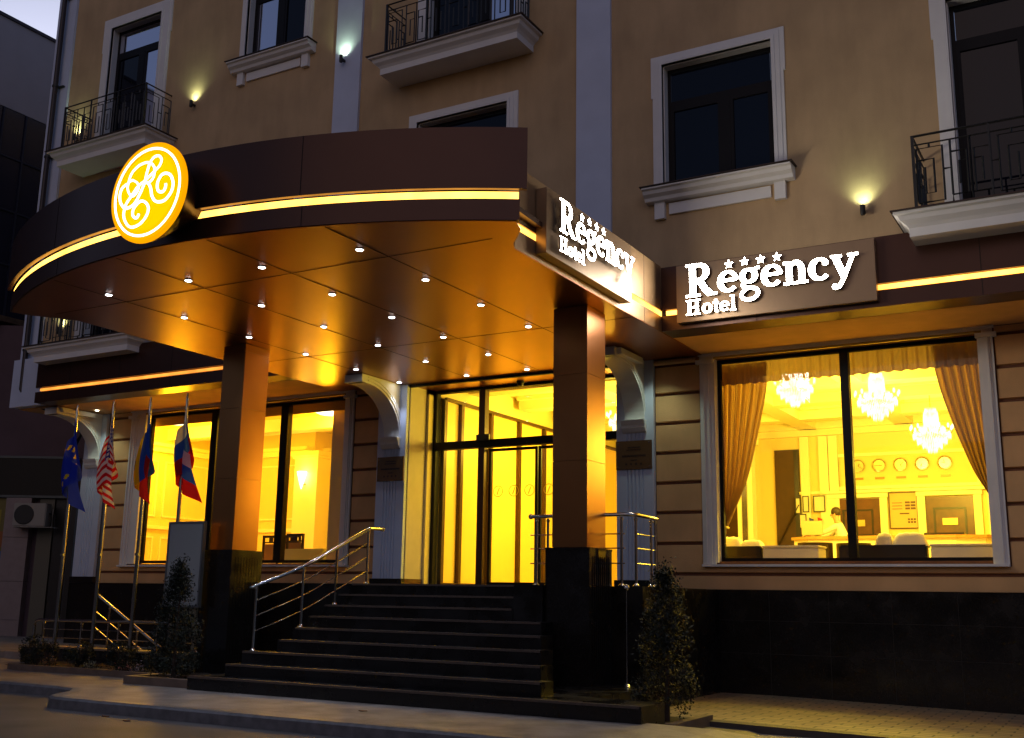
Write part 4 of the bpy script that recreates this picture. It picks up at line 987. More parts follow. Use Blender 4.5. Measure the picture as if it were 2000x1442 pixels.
obj('housing', B().box(-10.17, -9.90, 16.38, 16.439, 3.95, 4.06), iron, t, bevel=.008)
t = thing('security_camera', 'small dark dome camera under the header over the doors', 'camera', (-9.22, 16.3, 4.95))
obj('dome', B().ball((-9.22, 16.3, 4.90), .06, 1, 1, .9), iron, t, smooth=True); obj('base', B().lathe([(.07, 0), (.07, .03)], -9.22, 16.3, 4.912, 16), iron, t)
obj('recess_jamb', B().box(-11.35, -11.201, 15.78, 16.6, ZL, 4.95), mat('cream_reveal', (.62, .54, .42), .7, noise=.04), hotel)
obj('recess_jamb', B().box(-7.095, -6.95, 15.78, 16.6, ZL, 4.95), MATS['cream_reveal'], hotel)
obj('jamb_skirting', B().box(-11.21, -11.19, 15.77, 16.45, ZL+.002, ZL+.13), wood, hotel)
# glass-walled partition along the hall
pt = obj('hall_partition', B().box(RX0-.06, RX0-.03, 16.62, RY1, ZL, 4.80), mat('frosted_partition', (.92, .64, .16), .45, noise=.03, nscale=.8), hotel)
b = B()
for y in (16.66, 17.25, 18.35, 19.5, 20.6, 21.8, 23.0): b.box(RX0-.028, RX0+.05, y-.045, y+.045, ZL, 4.80)
b.box(RX0-.028, RX0+.04, 16.7, RY1, 4.801, 4.86); b.box(RX0-.028, RX0+.03, 16.7, RY1, ZL, ZL+.08)
obj('partition_frame', b, mat('brown_partition_frame', (.06, .025, .008), .4, metal=.3), pt)
obj('hall_wall', B().box(RX0-.6, RX0-.1, 16.3, RY1, 4.86, RC_), iw, hotel)
obj('hall_wall', B().box(-13.4, RX0-.1, 16.3, 16.5, ZL, RC_).box(-13.4, -13.2, 16.5, RY1, ZL, RC_), iw, hotel)

# ================================================================ DINING ROOM (left window)
DW = (1, .50, .010)
DC = 4.98
b = B(); b.box(-19.69, -16.62, 19.6, 19.8, ZL, DC); b.box(-19.72, -19.69, 16.1, 19.6, ZL, DC); b.box(-16.8, -16.62, 19.8, 25, ZL, DC); b.box(-16.62, -12.2, 25, 25.2, ZL, DC); b.box(-12.3, -12.15, 16.1, 25, ZL, DC)
b.box(-19.69, -18.23, YL+.335, YL+.4, ZL, DC); b.box(-18.23, -12.61, YL+.335, YL+.4, ZL, 1.755)
b.box(-12.61, -12.3, YL+.335, YL+.4, ZL, DC)
dw = obj('dining_room_wall', b, iw, hotel)
obj('dining_room_ceiling', B().box(-19.69, -12.15, YL+.34, 25.2, DC, DC+.1), icl, hotel)
obj('dining_room_floor', B().box(-19.69, -12.15, YL+.3, 25.2, ZL-.05, ZL-.004), MATS['beige_floor_tile'], hotel)
b = B(); 
b.box(-19.69, -12.3, 19.45, 19.599, 4.55, 4.68) if False else None
b.box(-19.689, -16.7, 19.48, 19.599, 4.40, 4.52); b.box(-19.689, -16.7, 19.40, 19.599, 4.52, 4.60)
b.box(-19.689, -19.58, 16.1, 19.4, 4.40, 4.52); b.box(-19.689, -19.50, 16.1, 19.4, 4.521, 4.60)
b.box(-16.619, -16.50, 19.9, 25, 4.40, 4.52); b.box(-16.619, -16.42, 19.9, 25, 4.521, 4.60)
b.box(-19.69, -12.3, 17.9, 18.3, 4.70, DC-.001); b.box(-19.69, -12.3, 20.9, 21.3, 4.70, DC-.001)
# chair rail and panels
b.box(-19.689, -19.63, 16.1, 19.59, 2.62, 2.70); b.box(-19.6, -16.9, 19.55, 19.599, 2.62, 2.70); b.box(-16.619, -16.57, 19.9, 25, 2.62, 2.70)
for y0, y1 in ((16.4, 17.7), (17.9, 19.3)):
    for z0, z1 in ((1.6, 2.45), (2.9, 4.2)):
        b.box(-19.689, -19.66, y0, y1, z0, z0+.04); b.box(-19.689, -19.66, y0, y1, z1-.04, z1); b.box(-19.689, -19.66, y0, y0+.04, z0+.04, z1-.04); b.box(-19.689, -19.66, y1-.04, y1, z0+.04, z1-.04)
for x0, x1 in ((-19.5, -18.6), (-18.4, -17.0)): b.frame(x0, x1, 2.9, 4.2, .04, 19.57, 19.599)
obj('dining_room_moulding', b, iw_tr, dw)
b = B(); b.box(-16.98, -16.30, 19.35, 19.9, ZL, 4.36); b.box(-17.06, -16.22, 19.27, 19.95, 4.36, 4.46); b.box(-17.02, -16.26, 19.31, 19.93, 4.30, 4.359)
obj('dining_room_column', b, iw_tr, dw)
t = thing('wall_sconce', 'bright cone shaped sconce on the dining room column', 'wall lamp', (-16.64, 19.3, 3.85))
obj('shade', B().lathe([(.01, -.28), (.05, -.15), (.09, 0), (.12, .12), (.10, .13)], -16.64, 19.22, 3.85, 16), emit('sconce_shade', (1, .80, .25), 7), t, smooth=True)
obj('arm', B().tube([(-16.64, 19.349, 3.70), (-16.64, 19.25, 3.66)], .02, 6), MATS['brass_rail'], t)
light('lamp', 'POINT', (-16.64, 19.05, 4.0), 18, DW, t, shadow_soft_size=.08)
t = thing('ceiling_lamp', 'large oval glowing ceiling lamp in the dining room', 'ceiling light', (-14.35, 17.45, DC))
obj('diffuser', B().lathe([(.01, -.13), (.22, -.11), (.36, -.05), (.38, -.005)], -14.35, 17.35, DC, 32), emit('ceiling_lamp_glow', (1, .90, .5), 5), t, smooth=True)
light('lamp', 'POINT', (-14.35, 17.35, DC-.45), 250, DW, t, shadow_soft_size=.3)
t = thing('ceiling_lamp', 'glow of the dining room ceiling lamp hidden behind the canopy column', 'ceiling light', (-18.2, 17.2, DC))
obj('diffuser', B().lathe([(.01, -.13), (.22, -.11), (.36, -.05), (.38, -.005)], -18.4, 16.9, DC, 32), MATS['ceiling_lamp_glow'], t, smooth=True)
light('lamp', 'POINT', (-18.4, 16.9, DC-.45), 230, DW, t, shadow_soft_size=.3)
t = thing('window_pelmet', 'thin brown pelmet across the top of the dining room window', 'pelmet', (-15.2, 16.05, 4.8))
obj('cloth', B().box(-18.2, -12.62, 16.05, 16.065, 4.66, 4.92), pelm, t)
def dining_chair(x, y, rz, lab):
    t = thing('dining_chair', lab, 'chair', (x, y, ZL), rz, group='dining chairs by the window', local=True)
    obj('seat', B().box(-.22, .22, -.21, .21, .42, .47), MATS['cream_upholstery'], t, bevel=.01)
    for sx in (-1, 1):
        obj('leg', B().box(sx*.20-.02, sx*.20+.02, -.21, -.17, 0, .42), wood_d, t)
        obj('leg', B().box(sx*.20-.02, sx*.20+.02, .18, .22, 0, 1.02), wood_d, t)
    b = B(); b.box(-.179, .179, .19, .215, .97, 1.02); b.box(-.179, .179, .19, .21, .86, .885); b.box(-.05, .05, .192, .208, .886, .969)
    obj('top_rail', b, wood_d, t)
    obj('backrest', B().box(-.16, .16, .185, .215, .50, .84), mat('brown_leather_back', (.22, .12, .05), .5), t)
for i, (x, y) in enumerate(((-15.62, 17.4), (-15.05, 17.4), (-14.62, 17.0), (-13.05, 16.9), (-13.55, 18.0))):
    dining_chair(x, y, (PI, PI, PI, .4, PI)[i], 'dark high backed dining chair, %s seen through the dining room window' % ('leftmost one', 'second one from the left', 'left of the clothed table', 'one at the right jamb', 'behind the clothed table')[i])
t = thing('dining_table', 'table under a pale green cloth beside the dining room window', 'table', (-14.2, 16.9, ZL))
obj('table_cloth', B().box(-14.75, -13.75, 16.62, 17.3, 1.62, 2.075), mat('pale_green_cloth', (.42, .46, .25), .8), t, bevel=.02)
for sx in (-14.6, -13.9):
    for sy in (16.75, 17.2): obj('leg', B().box(sx-.02, sx+.02, sy-.02, sy+.02, ZL, 1.62), wood_d, t)
t = thing('dining_table', 'brown dining table farther back with glasses on it', 'table', (-13.2, 17.6, ZL))
obj('table_top', B().box(-13.7, -12.7, 17.2, 17.8, 2.06, 2.10), wood, t)
obj('pedestal', B().box(-13.3, -13.1, 17.4, 17.6, ZL, 2.06), wood, t)
for i, x in enumerate((-13.5, -13.25, -12.95)):
    g_ = obj('wine_glass', B().lathe([(.035, 0), (.005, .01), (.005, .09), (.035, .12), (.04, .18), (.03, .20)], x, 17.35, 2.101, 12), mat('wine_glass_glass', (.8, .8, .7), .05, spec=1), None, smooth=True)
    tag(g_, 'stemmed glass on the far dining table, %s' % ('left one', 'middle one', 'right one')[i], 'glass', 'glasses on the dining table')

# ================================================================ ENTRANCE STEPS
hk = lambda k: 1.214-.15*k
yk = lambda k: 12.389-.2934*k
st = thing('entrance_steps', 'black granite entrance steps rising between the two canopy columns', 'steps', (-8, 11.5, 0))
b = B()
for k in range(6, 1, -1): b.box(-9.93-(.37 if k >= 5 else .04), -.537*yk(k), yk(k), yk(k-1)-.001 if k > 2 else 12.1, -.3, hk(k))
b.box(-10.65, -4.42, yk(7), 10.95, -.3, hk(7)-.0005); b.box(-10.65, -5.25, 10.951, 13.6, -.3, hk(7)-.001)
for k in (1, 0): b.box(-9.93, -6.905, yk(k), yk(k-1)-.001, -.3, hk(k))
b.box(-6.90, -6.486, 12.10, 12.69, -.3, 1.362)
obj('treads', b, granite_st, st)
obj('landing', B().box(-11.9, -6.482, yk(-1), 16.46, -.3, 1.365).box(-6.481, -5.45, 12.83, 16.46, -.3, 1.3645), granite_st, st)
for k in range(-1, 8):
    x0 = -9.93-(.37 if k in (5, 6) else 0) if k < 7 else -10.65; x1 = -6.91 if k < 2 else (-.537*yk(k) if k < 7 else -4.43)
    obj('tread_glint', B().box(x0+.01, x1-.01, yk(k)-.012, yk(k)+.045, hk(k)-.022, hk(k)+.004), glint_m, st)  # thin pale strips added where the tread edges gleam

# ================================================================ HANDRAILS
def foot(b, x, y, z): b.lathe([(.012, 0), (.045, 0), (.045, .008), (.03, .02), (.022, .035), (.014, .04)], x, y, z, 12)
def rail_thing(lab, loc, top, posts, mids, end_balls=(), r=.025, cat='handrail'):
    t = thing('handrail', lab, cat, loc)
    obj('top_rail', B().tube(top, r, 10), steel, t, smooth=True)
    for (x, y, z0, z1) in posts:
        b = B(); b.tube([(x, y, z0), (x, y, z1)], .019, 8); foot(b, x, y, z0); b.lathe([(.014, -.03), (.026, -.015), (.026, 0), (.014, .01)], x, y, z1-.02, 10)
        obj('post', b, steel, t, smooth=True)
    for m_ in mids: obj('mid_rail', B().tube(m_, .009, 6), steel, t, smooth=True)
    for p in end_balls: obj('end_cap', B().ball(p, .036, n=6), steel, t, smooth=True)
    return t
X = -9.90
def smooth3(p, k=5):
    out = []; n = len(p); g_ = lambda j: p[min(max(j, 0), n-1)]
    for i in range(n-1):
        a, c, d, e = g_(i-1), g_(i), g_(i+1), g_(i+2)
        for s in range(k):
            t = s/k; out.append(tuple(.5*((2*c[q])+(-a[q]+d[q])*t+(2*a[q]-5*c[q]+4*d[q]-e[q])*t*t+(-a[q]+3*c[q]-3*d[q]+e[q])*t**3) for q in (0, 1, 2)))
    return out+[p[-1]]
P4 = [(-10.24, 11.05, hk(5), 1.31), (-9.95, 11.64, hk(3), 1.58), (-9.86, 12.23, hk(1), 1.86), (-9.80, 12.86, 1.365, 2.15)]
mids = []
for d in (.2, .4, .6):
    mids.append([(x_, y_, z_-d) for x_, y_, _, z_ in P4])
rail_thing('polished steel handrail with three thin bars climbing the left side of the entrance steps', (X, 11.9, .5),
           smooth3([(-10.27, 10.98, 1.29), (-10.24, 11.05, 1.31), (-9.95, 11.64, 1.58), (-9.86, 12.23, 1.86), (-9.80, 12.80, 2.13), (-9.80, 12.92, 2.165), (-9.87, 13.27, 2.18)]), P4, [smooth3(m_) for m_ in mids], [(-9.87, 13.29, 2.18)])
zt = 2.265
rail_thing('polished steel rail round the right corner of the landing beside the column', (-5.6, 12.8, 1.365),
           [(-7.0, 12.75, zt), (-5.66, 12.75, zt), (-5.58, 12.80, zt), (-5.55, 12.9, zt), (-5.55, 13.55, zt-.005)],
           [(-6.93, 12.75, 1.365, zt-.03), (-6.76, 12.75, 1.365, zt-.03), (-5.70, 12.75, 1.365, zt-.03), (-5.55, 12.86, 1.365, zt-.03), (-5.55, 13.36, 1.365, zt-.03), (-5.55, 13.50, 1.365, zt-.03)],
           [m_ for z in (2.02, 1.84, 1.65) for m_ in ([(-7.02, 12.75, z), (-5.66, 12.75, z)], [(-5.55, 12.86, z), (-5.55, 13.52, z)])], [(-7.02, 12.75, zt)])
t = thing('corner_post', 'thin steel post with ball ends standing at the right corner of the steps', 'post', (-5.53, 12.5, .165))
b = B().tube([(-5.53, 12.50, .165), (-5.53, 12.50, 1.33)], .008, 8); foot(b, -5.53, 12.5, .165); obj('post', b, steel, t, smooth=True)
obj('ball', B().ball((-5.53, 12.50, 1.345), .042, n=7), MATS['brass_rail'] if False else steel, t, smooth=True)
# ramp rail behind the flower bed
YR = 12.5
t = thing('ramp_wall', 'low dark stone ramp wall behind the flower bed', 'wall', (-14.4, YR, 0))
obj('wall', B().box(-16.75, -12.1, YR-.1, YR+.1, -.3, .255), granite, t); obj('coping', B().box(-16.78, -12.1, YR-.14, YR+.14, .256, .285), mat('stone_coping', (.28, .22, .14), .5, noise=.15), t)
rail_thing('low steel railing on the ramp wall behind the flags', (-14.6, YR, .285),
           [(-16.60, YR, .30), (-16.60, YR, .62), (-16.57, YR, .68), (-16.50, YR, .705), (-12.2, YR, .735)],
           [(x, YR, .285, .69) for x in (-16.35, -15.4, -14.5, -13.62, -12.75)], [[(-16.4, YR, z), (-12.2, YR, z+.02)] for z in (.56, .42)])
rail_thing('slanting steel rail of the basement stair behind the flag poles', (-15.4, 13.6, .2),
           [(-16.4, 13.6, 1.13), (-14.65, 13.6, .24)], [(-16.05, 13.6, .0, .93), (-15.3, 13.6, .0, .55)], [[(-16.45, 13.6, .86), (-14.9, 13.6, .08)], [(-16.48, 13.6, .60), (-15.2, 13.6, -.05)]], [(-16.42, 13.6, 1.14)])

# ================================================================ FLOWER BED
t = thing('flower_bed', 'narrow flower bed with stone edging below the flags', 'flower bed', (-13.5, 11.5, 0))
edge2 = [(-15.35, 11.15), (-15.0, 11.08), (-13.4, 11.16), (-11.6, 11.08), (-11.0, 11.06)]
b = B(); pts = edge2+[(x, y+.12) for x, y in edge2[::-1]]; b.prism(pts, 'z', -.05, .085)
obj('edging', b, mat('brown_kerb_stone', (.16, .11, .08), .6, noise=.2), t)
b = B(); n = 40
rows_ = [[b.bm.verts.new((-15.5+4.6*i/n, 11.2+j*.16, .05+.035*random.random())) for j in range(8)] for i in range(n+1)]
for p, q in zip(rows_, rows_[1:]):
    for j in range(7): b.face([p[j], q[j], q[j+1], p[j+1]])
obj('soil', b, mat('dark_soil', (.03, .022, .015), .95, noise=.4, nscale=30, bump=.6), t)
leafm = mat('dark_evergreen_leaf', (.006, .011, .004), .6, noise=.4, nscale=8)
leafm2 = mat('light_evergreen_leaf', (.011, .019, .007), .6, noise=.4, nscale=8)
def leaves(b, fn, n, size, rnd):
    for _ in range(n):
        p, nrm = fn(rnd); p = Vector(p); nrm = Vector(nrm).normalized()
        nrm = (nrm+Vector((rnd.uniform(-.7, .7), rnd.uniform(-.7, .7), rnd.uniform(-.3, .9)))).normalized()
        a = nrm.orthogonal().normalized(); a.rotate(Matrix.Rotation(rnd.uniform(0, 2*PI), 3, nrm)); c = nrm.cross(a)
        s = size*rnd.uniform(.6, 1.4); b.mi = 0 if rnd.random() < .65 else 1
        up = nrm*s*.5
        vs = [b.bm.verts.new(p-a*s*.35), b.bm.verts.new(p+c*s*.25+up*.3), b.bm.verts.new(p+a*s*.35+up), b.bm.verts.new(p-c*s*.25+up*.3)]
        b.face(vs)
    b.mi = 0
def ball_shrub(x, y, r, lab, seed):
    rnd = random.Random(seed); t = thing('shrub', lab, 'shrub', (x, y, .06), group='clipped shrubs in the flower bed')
    b = B(); cl = [(Vector((rnd.gauss(0, 1), rnd.gauss(0, 1), rnd.gauss(.3, .8))).normalized(), rnd.uniform(.6, 1.1)) for _ in range(26)]
    def fn(rd):
        d, k = cl[rd.randrange(len(cl))]; d = (d+Vector((rd.gauss(0, .22), rd.gauss(0, .22), rd.gauss(0, .22)))).normalized()
        rr = r*k*rd.uniform(.75, 1.0); return (x+d.x*rr, y+d.y*rr, .06+max(0, r*.75+d.z*rr*.8)), d
    leaves(b, fn, 2200, .035, rnd); obj('foliage', b, [leafm, leafm2], t)
    b = B(); 
    for q in range(5): b.tube([(x, y, .03), (x+rnd.uniform(-.1, .1), y+rnd.uniform(-.1, .1), .06+r)], .008, 5)
    obj('stems', b, mat('shrub_bark', (.06, .04, .03), .9), t)
for i, (x, r, lab) in enumerate(((-15.05, .30, 'wide rounded shrub at the far left end of the flower bed'), (-14.1, .25, 'rounded shrub between the first and third flag poles'), (-13.15, .27, 'rounded shrub just left of the rightmost flag pole'), (-12.35, .24, 'dark low shrub under the grey notice board'), (-11.85, .22, 'dark low shrub at the foot of the left column base'))):
    ball_shrub(x, 11.45, r, lab, i)
for i, (x, c) in enumerate(((-14.55, (.30, .14, .05)), (-13.6, (.28, .30, .22)), (-12.85, (.35, .13, .08)), (-12.6, (.38, .30, .36)))):
    t = thing('flower_clump', ('small rusty flower clump near the left end of the bed', 'pale flower clump in front of the second shrub', 'reddish flower clump in front of the third shrub', 'pale lilac flower clump right of the reddish one')[i], 'flowers', (x, 11.28, .06), group='small flowers in the bed')
    b = B(); rnd = random.Random(40+i); leaves(b, lambda rd: ((x+rd.gauss(0, .08), 11.27+rd.gauss(0, .04), .08+abs(rd.gauss(0, .05))), (rd.gauss(0, 1), rd.gauss(0, 1), 1)), 260, .035, rnd)
    obj('petals', b, [leafm, mat('petal_%s' % ('rust', 'pale', 'red', 'lilac')[i], c, .7)], t)
def cypress(x, y, z, h, r, lab, seed):
    rnd = random.Random(seed); t = thing('conifer', lab, 'shrub', (x, y, z), group='columnar conifers beside the steps')
    cl = []
    for _ in range(90):
        v = rnd.random()**.8; a = rnd.uniform(0, 2*PI); prof = r*(1-v)**.6*(1.0 if v > .12 else .6+v*3.3); cl.append((Vector((math.cos(a)*prof*rnd.uniform(.6, 1.12), math.sin(a)*prof*rnd.uniform(.6, 1.12), .08+v*(h-.1))), a))
    def fn(rd):
        c, a = cl[rd.randrange(len(cl))]; p = c+Vector((rd.gauss(0, .045), rd.gauss(0, .045), rd.gauss(0, .07))); return (x+p.x, y+p.y, z+max(.02, p.z)), (p.x, p.y, .4)
    b = B(); leaves(b, fn, 9000, .04, rnd); obj('crown', b, [leafm, leafm2], t)
    obj('trunk', B().tube([(x, y, z-.05), (x+.01, y, z+h*.8)], .03, 7, radii=[.035, .008]), MATS['shrub_bark'], t)
cypress(-4.66, 11.62, -.12, 1.62, .36, 'dark bushy conifer at the right end of the entrance steps', 11)
cypress(-11.45, 10.85, .02, 1.55, .34, 'dark narrow conifer in front of the left canopy column', 12)
t = thing('planting_kerb', 'low dark stone kerb round the foot of the right conifer', 'kerb', (-4.8, 11.5, -.2))
b = B(); b.box(-5.24, -4.42, 10.96, 11.06, -.3, -.05); b.box(-4.42, -4.32, 10.96, 12.14, -.3, -.05); obj('kerb_stones', b, MATS['brown_kerb_stone'], t)
obj('soil', B().box(-5.24, -4.42, 11.06, 12.14, -.3, -.10), MATS['dark_soil'], t)
t = thing('planting_kerb', 'dark stone block at the left corner of the bottom step', 'kerb', (-11.3, 10.6, 0))
b = B(); b.box(-11.95, -10.70, 10.45, 10.58, -.1, .10); b.box(-11.95, -11.83, 10.58, 11.05, -.1, .10); obj('kerb_stones', b, MATS['brown_kerb_stone'], t)
obj('soil', B().box(-11.83, -10.70, 10.58, 11.05, -.1, .06), MATS['dark_soil'], t)
for i, (x, y) in enumerate(((-9.4, 8.3), (-7.3, 9.6), (-3.3, 11.6), (-9.9, 8.45))):
    t = obj('fallen_leaf', B().prism([(x-.05, y), (x, y+.025), (x+.06, y+.01), (x+.01, y-.03)], 'z', gz(x, y)+(-.128 if y < 8.6 else .003), gz(x, y)+(-.118 if y < 8.6 else .010)), mat('dry_leaf', (.20, .08, .03), .8), None)
    tag(t, ('dry leaf lying on the road just below the kerb', 'dry leaf on the paving in front of the bottom step', 'dry leaf near the right conifer', 'curled dry leaf against the near kerb')[i], 'leaf', 'dry leaves')

# ================================================================ FLAGS
def mix_cloth(name, c):
    M = bpy.data.materials.new('cloth_'+name); M.use_nodes = True; n = M.node_tree; n.nodes.clear()
    o = n.nodes.new('ShaderNodeOutputMaterial'); d = n.nodes.new('ShaderNodeBsdfDiffuse'); t = n.nodes.new('ShaderNodeBsdfTranslucent'); x = n.nodes.new('ShaderNodeMixShader')
    d.inputs[0].default_value = (*c, 1); t.inputs[0].default_value = (*c, 1); x.inputs[0].default_value = .4
    n.links.new(d.outputs[0], x.inputs[1]); n.links.new(t.outputs[0], x.inputs[2]); n.links.new(x.outputs[0], o.inputs[0]); return M
CL = {k: mix_cloth(k, c) for k, c in dict(blue_eu=(.03, .06, .60), gold=(.85, .62, .03), red=(.70, .02, .03), white=(.85, .83, .83), navy=(.04, .05, .40), blue=(.04, .12, .65), yellow=(.85, .62, .02), crimson=(.70, .03, .03), crest=(.20, .10, .03)).items()}
def eu(u, v):
    for k in range(12):
        a = 2*PI*k/12; cx, cy = .5+.22*math.cos(a), .5+.33*math.sin(a)
        if abs(u-cx)/.042+abs(v-cy)/.06 < 1 : return 1
    return 0
def us(u, v):
    if u < .4 and v < .54: return 2 if not ((int(u*28) % 2 == 0) and (int(v*24) % 2 == 0)) else 1
    return 0 if int(v*13) % 2 == 0 else 1
def md(u, v):
    u = .36*u/.5 if u < .5 else .36+(u-.5)*1.28
    if ((u-.5)/.11)**2+((v-.5)/.24)**2 < 1: return 3 if ((u-.5)/.06)**2+((v-.52)/.12)**2 < 1 else 4
    return 0 if u < .333 else (1 if u < .667 else 2)
def ru(u, v): return 0 if v < .333 else (1 if v < .667 else 2)
flags = [(-15.30, 'blue flag with gold stars hanging limp on the leftmost pole', eu, ('blue_eu', 'gold'), 1.64, 1.7, .9),
         (-14.41, 'red and white striped flag with starry canton hanging on the second pole', us, ('red', 'white', 'navy'), 1.62, 1.5, .4),
         (-13.55, 'blue yellow and red flag with central crest hanging on the third pole', md, ('blue', 'yellow', 'crimson', 'crest', 'gold'), 1.56, 1.35, .2),
         (-12.73, 'white blue and red flag hanging limp on the pole nearest the column', ru, ('white', 'blue', 'red'), 1.56, 1.5, 1.3)]
YF = 11.92
pole0 = None
for i, (x, lab, fn, cols_, H, spread, ph) in enumerate(flags):
    t = thing('flagpole', 'shiny steel flagpole, %s from the left in the flower bed' % ('first', 'second', 'third', 'fourth')[i], 'flagpole', (x, YF, .04), group='flagpoles in the flower bed')
    b = B().tube([(x, YF, 0), (x, YF, 1.9), (x, YF, 4.16)], .03, 12, radii=[.033, .033, .022]); obj('pole', b, steel, t, smooth=True)
    obj('finial', B().lathe([(.022, 0), (.018, .05), (.012, .09), (.003, .11)], x, YF, 4.16, 10), steel, t, smooth=True)
    obj('rope_cleat', B().box(x-.012, x+.06, YF-.05, YF-.03, 1.75, 1.79), steel, t)
    # limp cloth
    nu, nv = 72, 54; b = B(); g_ = []
    top = 4.10-.03
    for a in range(nu+1):
        u = a/nu; row = []
        for c_ in range(nv+1):
            v = c_/nv
            drop = H*(.52*u**.85)            # the fly end sinks below the hoist corner
            z = top-drop-v*H*(.50-.04*u)-.02*math.sin(u*9+v*4+ph)
            open_ = .16+.84*min(1, (top-z)/H)
            xx = x+spread*open_*(.20*math.sin(u*PI*2.0+ph*.5+.5)+.10*u-.06*math.sin(v*3+ph))
            yy = YF-.05-.075*open_*math.sin(u*PI*4.3+ph+v*1.2)-.03*open_*math.cos(u*PI*9+v*2)
            row.append(b.bm.verts.new((xx+.02, yy, z)))
        g_.append(row)
    for a in range(nu):
        for c_ in range(nv):
            b.mi = fn((a+.5)/nu, (c_+.5)/nv); b.face([g_[a][c_], g_[a+1][c_], g_[a+1][c_+1], g_[a][c_+1]])
    fo_ = obj('flag', b, [CL[k] for k in cols_], None, smooth=True); tag(fo_, lab, 'flag', 'flags hanging on the poles')
t = thing('notice_board', 'plain grey rectangular board on thin posts in front of the left column', 'notice board', (-12.3, 11.75, .05))
obj('board', B().box(-12.60, -11.93, 11.66, 11.70, 1.02, 2.21), mat('slate_grey_board', (.34, .38, .39), .6), t)
obj('frame', B().frame(-12.63, -11.90, .99, 2.235, .03, 11.65, 11.71), mat('aluminium_frame', (.25, .25, .25), .35, metal=.8), t)
for x in (-12.50, -12.03): obj('post', B().box(x-.025, x+.025, 11.72, 11.76, .05, 2.2), mat('dull_steel_post', (.32, .27, .18), .4, metal=.7), t)
obj('cross_bar', B().box(-12.47, -12.06, 11.72, 11.75, .90, .94), MATS['dull_steel_post'], t)

# ================================================================ PLAQUES
def plaque(x0, x1, z0, z1, lab):
    y = YL-.072; t = thing('wall_plaque', lab, 'plaque', ((x0+x1)/2, y, z0), group='bronze plaques beside the entrance')
    obj('plate', B().box(x0, x1, y-.022, y-.001, z0, z1), mat('dark_bronze_plate', (.16, .085, .035), .4, metal=.5, noise=.08), t, bevel=.004)
    b = B(); cx = (x0+x1)/2; ltr = [(-.10, .34, .20), (-.12, .30, .24), (-.20, .20, .40), (-.05, .135, .10)]
    rnd = random.Random(2)
    for (dx, dz, w_) in ltr:
        xx = cx-w_/2
        while xx < cx+w_/2:
            lw = rnd.uniform(.008, .02); b.box(xx, xx+lw, y-.026, y-.0225, z0+dz, z0+dz+(.028 if w_ > .3 else .016)); xx += lw+.007
    for k in range(4):
        c = cx+(k-1.5)*.085; b.prism([(c+px_, z0+.085+pz_) for px_, pz_ in star_pts(.024)], 'y', y-.026, y-.0225)
    tt = obj('raised_lettering', b, wood_d, t)
    b = B()
    for px_, pz_ in ((x0+.04, z0+.04), (x1-.04, z0+.04), (x0+.04, z1-.04), (x1-.04, z1-.04)): b.lathe([(.010, 0), (.010, -.008), (.004, -.012)], px_, y-.022, pz_, 10, 'y')
    obj('screw', b, steel, t)
plaque(-7.09, -6.48, 3.205, 3.66, 'dark bronze plaque with four stars on the fluted pilaster right of the doors')
plaque(-11.80, -11.22, 3.205, 3.64, 'dark bronze plaque with four stars on the fluted pilaster left of the doors')

# ================================================================ NEIGHBOURING BUILDINGS
t = thing('neighbour_building', 'tall neighbouring block with pale upper cladding and dark glass below', 'building', (-27, 18, 0))
X0 = -26
obj('upper_cladding', B().box(X0-8, X0, 4, 34, 14.21, 16.75), mat('pale_grey_cladding', (.40, .37, .40), .6, noise=.04, nscale=2), t)
obj('parapet_cap', B().box(X0-8.05, X0+.05, 3.95, 34.05, 16.751, 16.84), mat('dark_cap', (.05, .04, .05), .5), t)
obj('glass_wall', B().box(X0-8, X0-.02, 4.02, 33.98, 8.36, 14.20), mat('dark_blue_glazing', (.010, .012, .035), .12, spec=.6), t)
b = B()
for k in range(40): b.box(X0-.02, X0+.02, 5+.7*k, 5.05+.7*k, 8.36, 14.2)
for z in (9.8, 11.3, 12.8): b.box(X0-.02, X0+.015, 4.02, 33.9, z, z+.05)
obj('glazing_bars', b, mat('dark_blue_bar', (.012, .012, .03), .4), t)
obj('ledge', B().box(X0-8, X0+.25, 4, 34, 8.20, 8.355), mat('worn_brown_ledge', (.10, .06, .035), .9, noise=.3), t)
obj('lower_wall', B().box(X0-8, X0+.02, 4.02, 34, -.3, 8.199), mat('dark_mauve_render', (.13, .085, .10), .9, noise=.1, nscale=2), t)
# shop front facing the street corner, turned 30 degrees
sh_ = thing('shop_building', 'low dark shop with a blank sign band, grey pillar and air conditioner', 'building', (-24.35, 18.05, -.1), math.radians(29.96), local=True)
obj('wall', B().box(-4, .95, .25, 3, 0, 8.2), MATS['dark_mauve_render'], sh_)
obj('sign_band', B().box(-4, .88, .02, .24, 3.67, 4.62), mat('blank_dark_sign', (.012, .009, .004), .6), sh_)
b = B(); b.box(-4, .90, 0, .24, 4.621, 4.68); b.box(-4, .90, 0, .24, 3.61, 3.669); obj('sign_trim', b, mat('sign_trim_grey', (.12, .14, .14), .5), sh_)
b = B()
for z0, z1 in ((0, .55), (.56, 1.5), (1.51, 2.6), (2.61, 3.6)): b.box(-.80, -.16, 0, .249, z0, z1)
obj('pillar', b, mat('grey_mauve_tile', (.34, .27, .26), .6, noise=.08), sh_)
obj('side_pillar', B().box(.02, .40, .1, .249, 0, 3.6), mat('olive_grey_pillar', (.16, .15, .11), .6), sh_)
obj('doorway', B().box(.42, .95, .15, .249, 0, 3.6), mat('near_black_door', (.012, .010, .010), .4), sh_)
obj('shop_window', B().box(-4, -.82, .12, .249, .5, 3.6), mat('dim_yellow_window', (.20, .16, .03), .4), sh_)
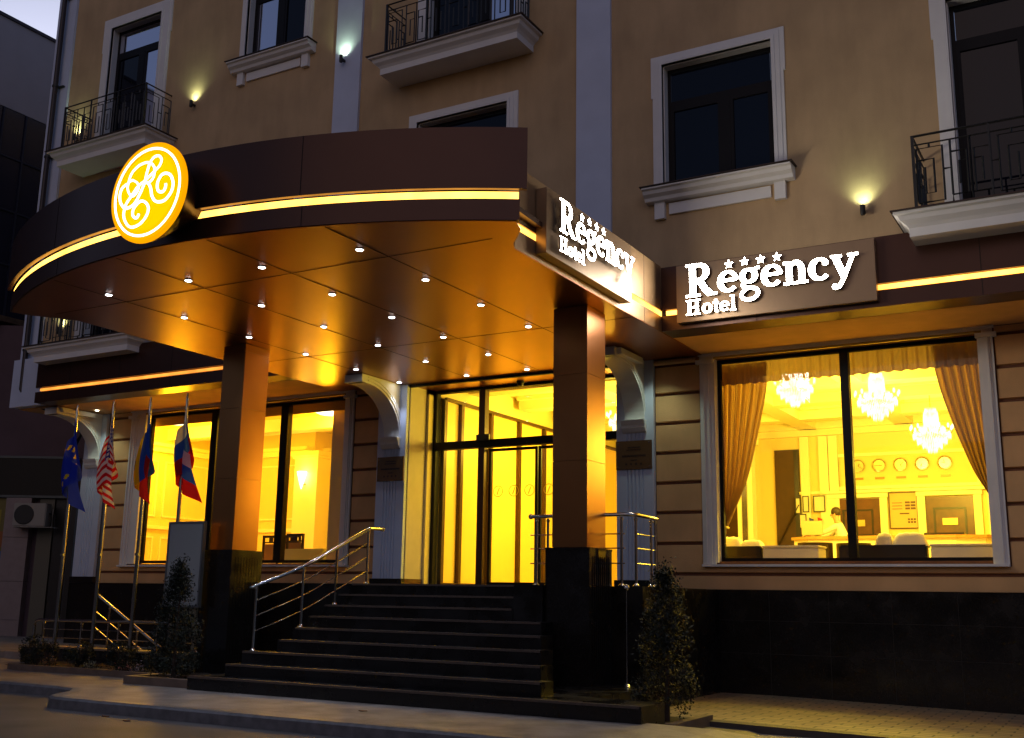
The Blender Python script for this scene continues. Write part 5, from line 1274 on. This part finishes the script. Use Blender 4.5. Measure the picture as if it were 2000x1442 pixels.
for i, (x0, x1, z0, z1, c) in enumerate(((-1.02, -.84, 2.35, 2.75, (.35, .12, .03)), (-1.05, -.85, 1.95, 2.25, (.03, .14, .45)), (-1.05, -.85, 1.6, 1.9, (.25, .25, .18)), (-1.08, -.88, 1.1, 1.45, (.30, .26, .05)), (-1.10, -.9, .7, 1.05, (.35, .40, .38)), (-1.3, -.95, 2.85, 3.3, (.40, .34, .03)))):
    obj('poster', B().box(x0, x1, .108, .118, z0, z1), mat('poster_%d' % i, c, .6), sh_)
ac = thing('air_conditioner', 'white air conditioner unit on a bracket above the grey pillar of the shop', 'air conditioner', (-24.35, 18.05, -.1), math.radians(29.96), local=True)
ac.location = (-24.1, 18.2, -.1)
acw = mat('dull_white_metal', (.38, .36, .32), .5)
obj('casing', B().box(-.70, .12, -.42, -.08, 2.86, 3.44), acw, ac, bevel=.02)
obj('fan_grille', B().lathe([(.02, 0), (.24, 0), (.25, -.012), (.23, -.02), (.02, -.02)], -.42, -.42, 3.15, 24, 'y'), mat('dark_grille', (.03, .03, .03), .6), ac)
b = B(); b.tube([(-.66, -.42, 2.84), (-.66, -.02, 2.84)], .015, 5); b.tube([(.30, -.42, 2.84), (.30, -.02, 2.84)], .015, 5); b.tube([(-.66, -.42, 2.84), (.30, -.42, 2.84), (.30, -.42, 3.3)], .012, 5)
obj('bracket', b, acw, ac)
obj('pipe', B().tube([(.12, -.2, 3.2), (.24, -.15, 3.15), (.26, -.1, 2.7)], .02, 6), mat('dark_hose', (.03, .03, .03), .7), ac)
struct('step_terrace', B().box(-30, -16.9, 12.9, 17, -.3, .12), pave)
# unseen terrace added behind the camera to cut sky reflections and horizon light
t = thing('reflection_blocker', 'unseen dark terrace added across the street to block sky reflections', 'building', (-8, -18, 0))
wl = B().wall(-60, 45, -.3, 8, -18, .4, [(-58+3.4*i, -56.6+3.4*i, z, z+1.7) for i in range(30) for z in (1.2, 4.4)]); 
obj('wall', wl, mat('dark_street_plaster', (.07, .06, .055), .9, noise=.1), t)
obj('windows', B().box(-60, 45, -18.1, -18.02, -.3, 8), dark_pane, t)
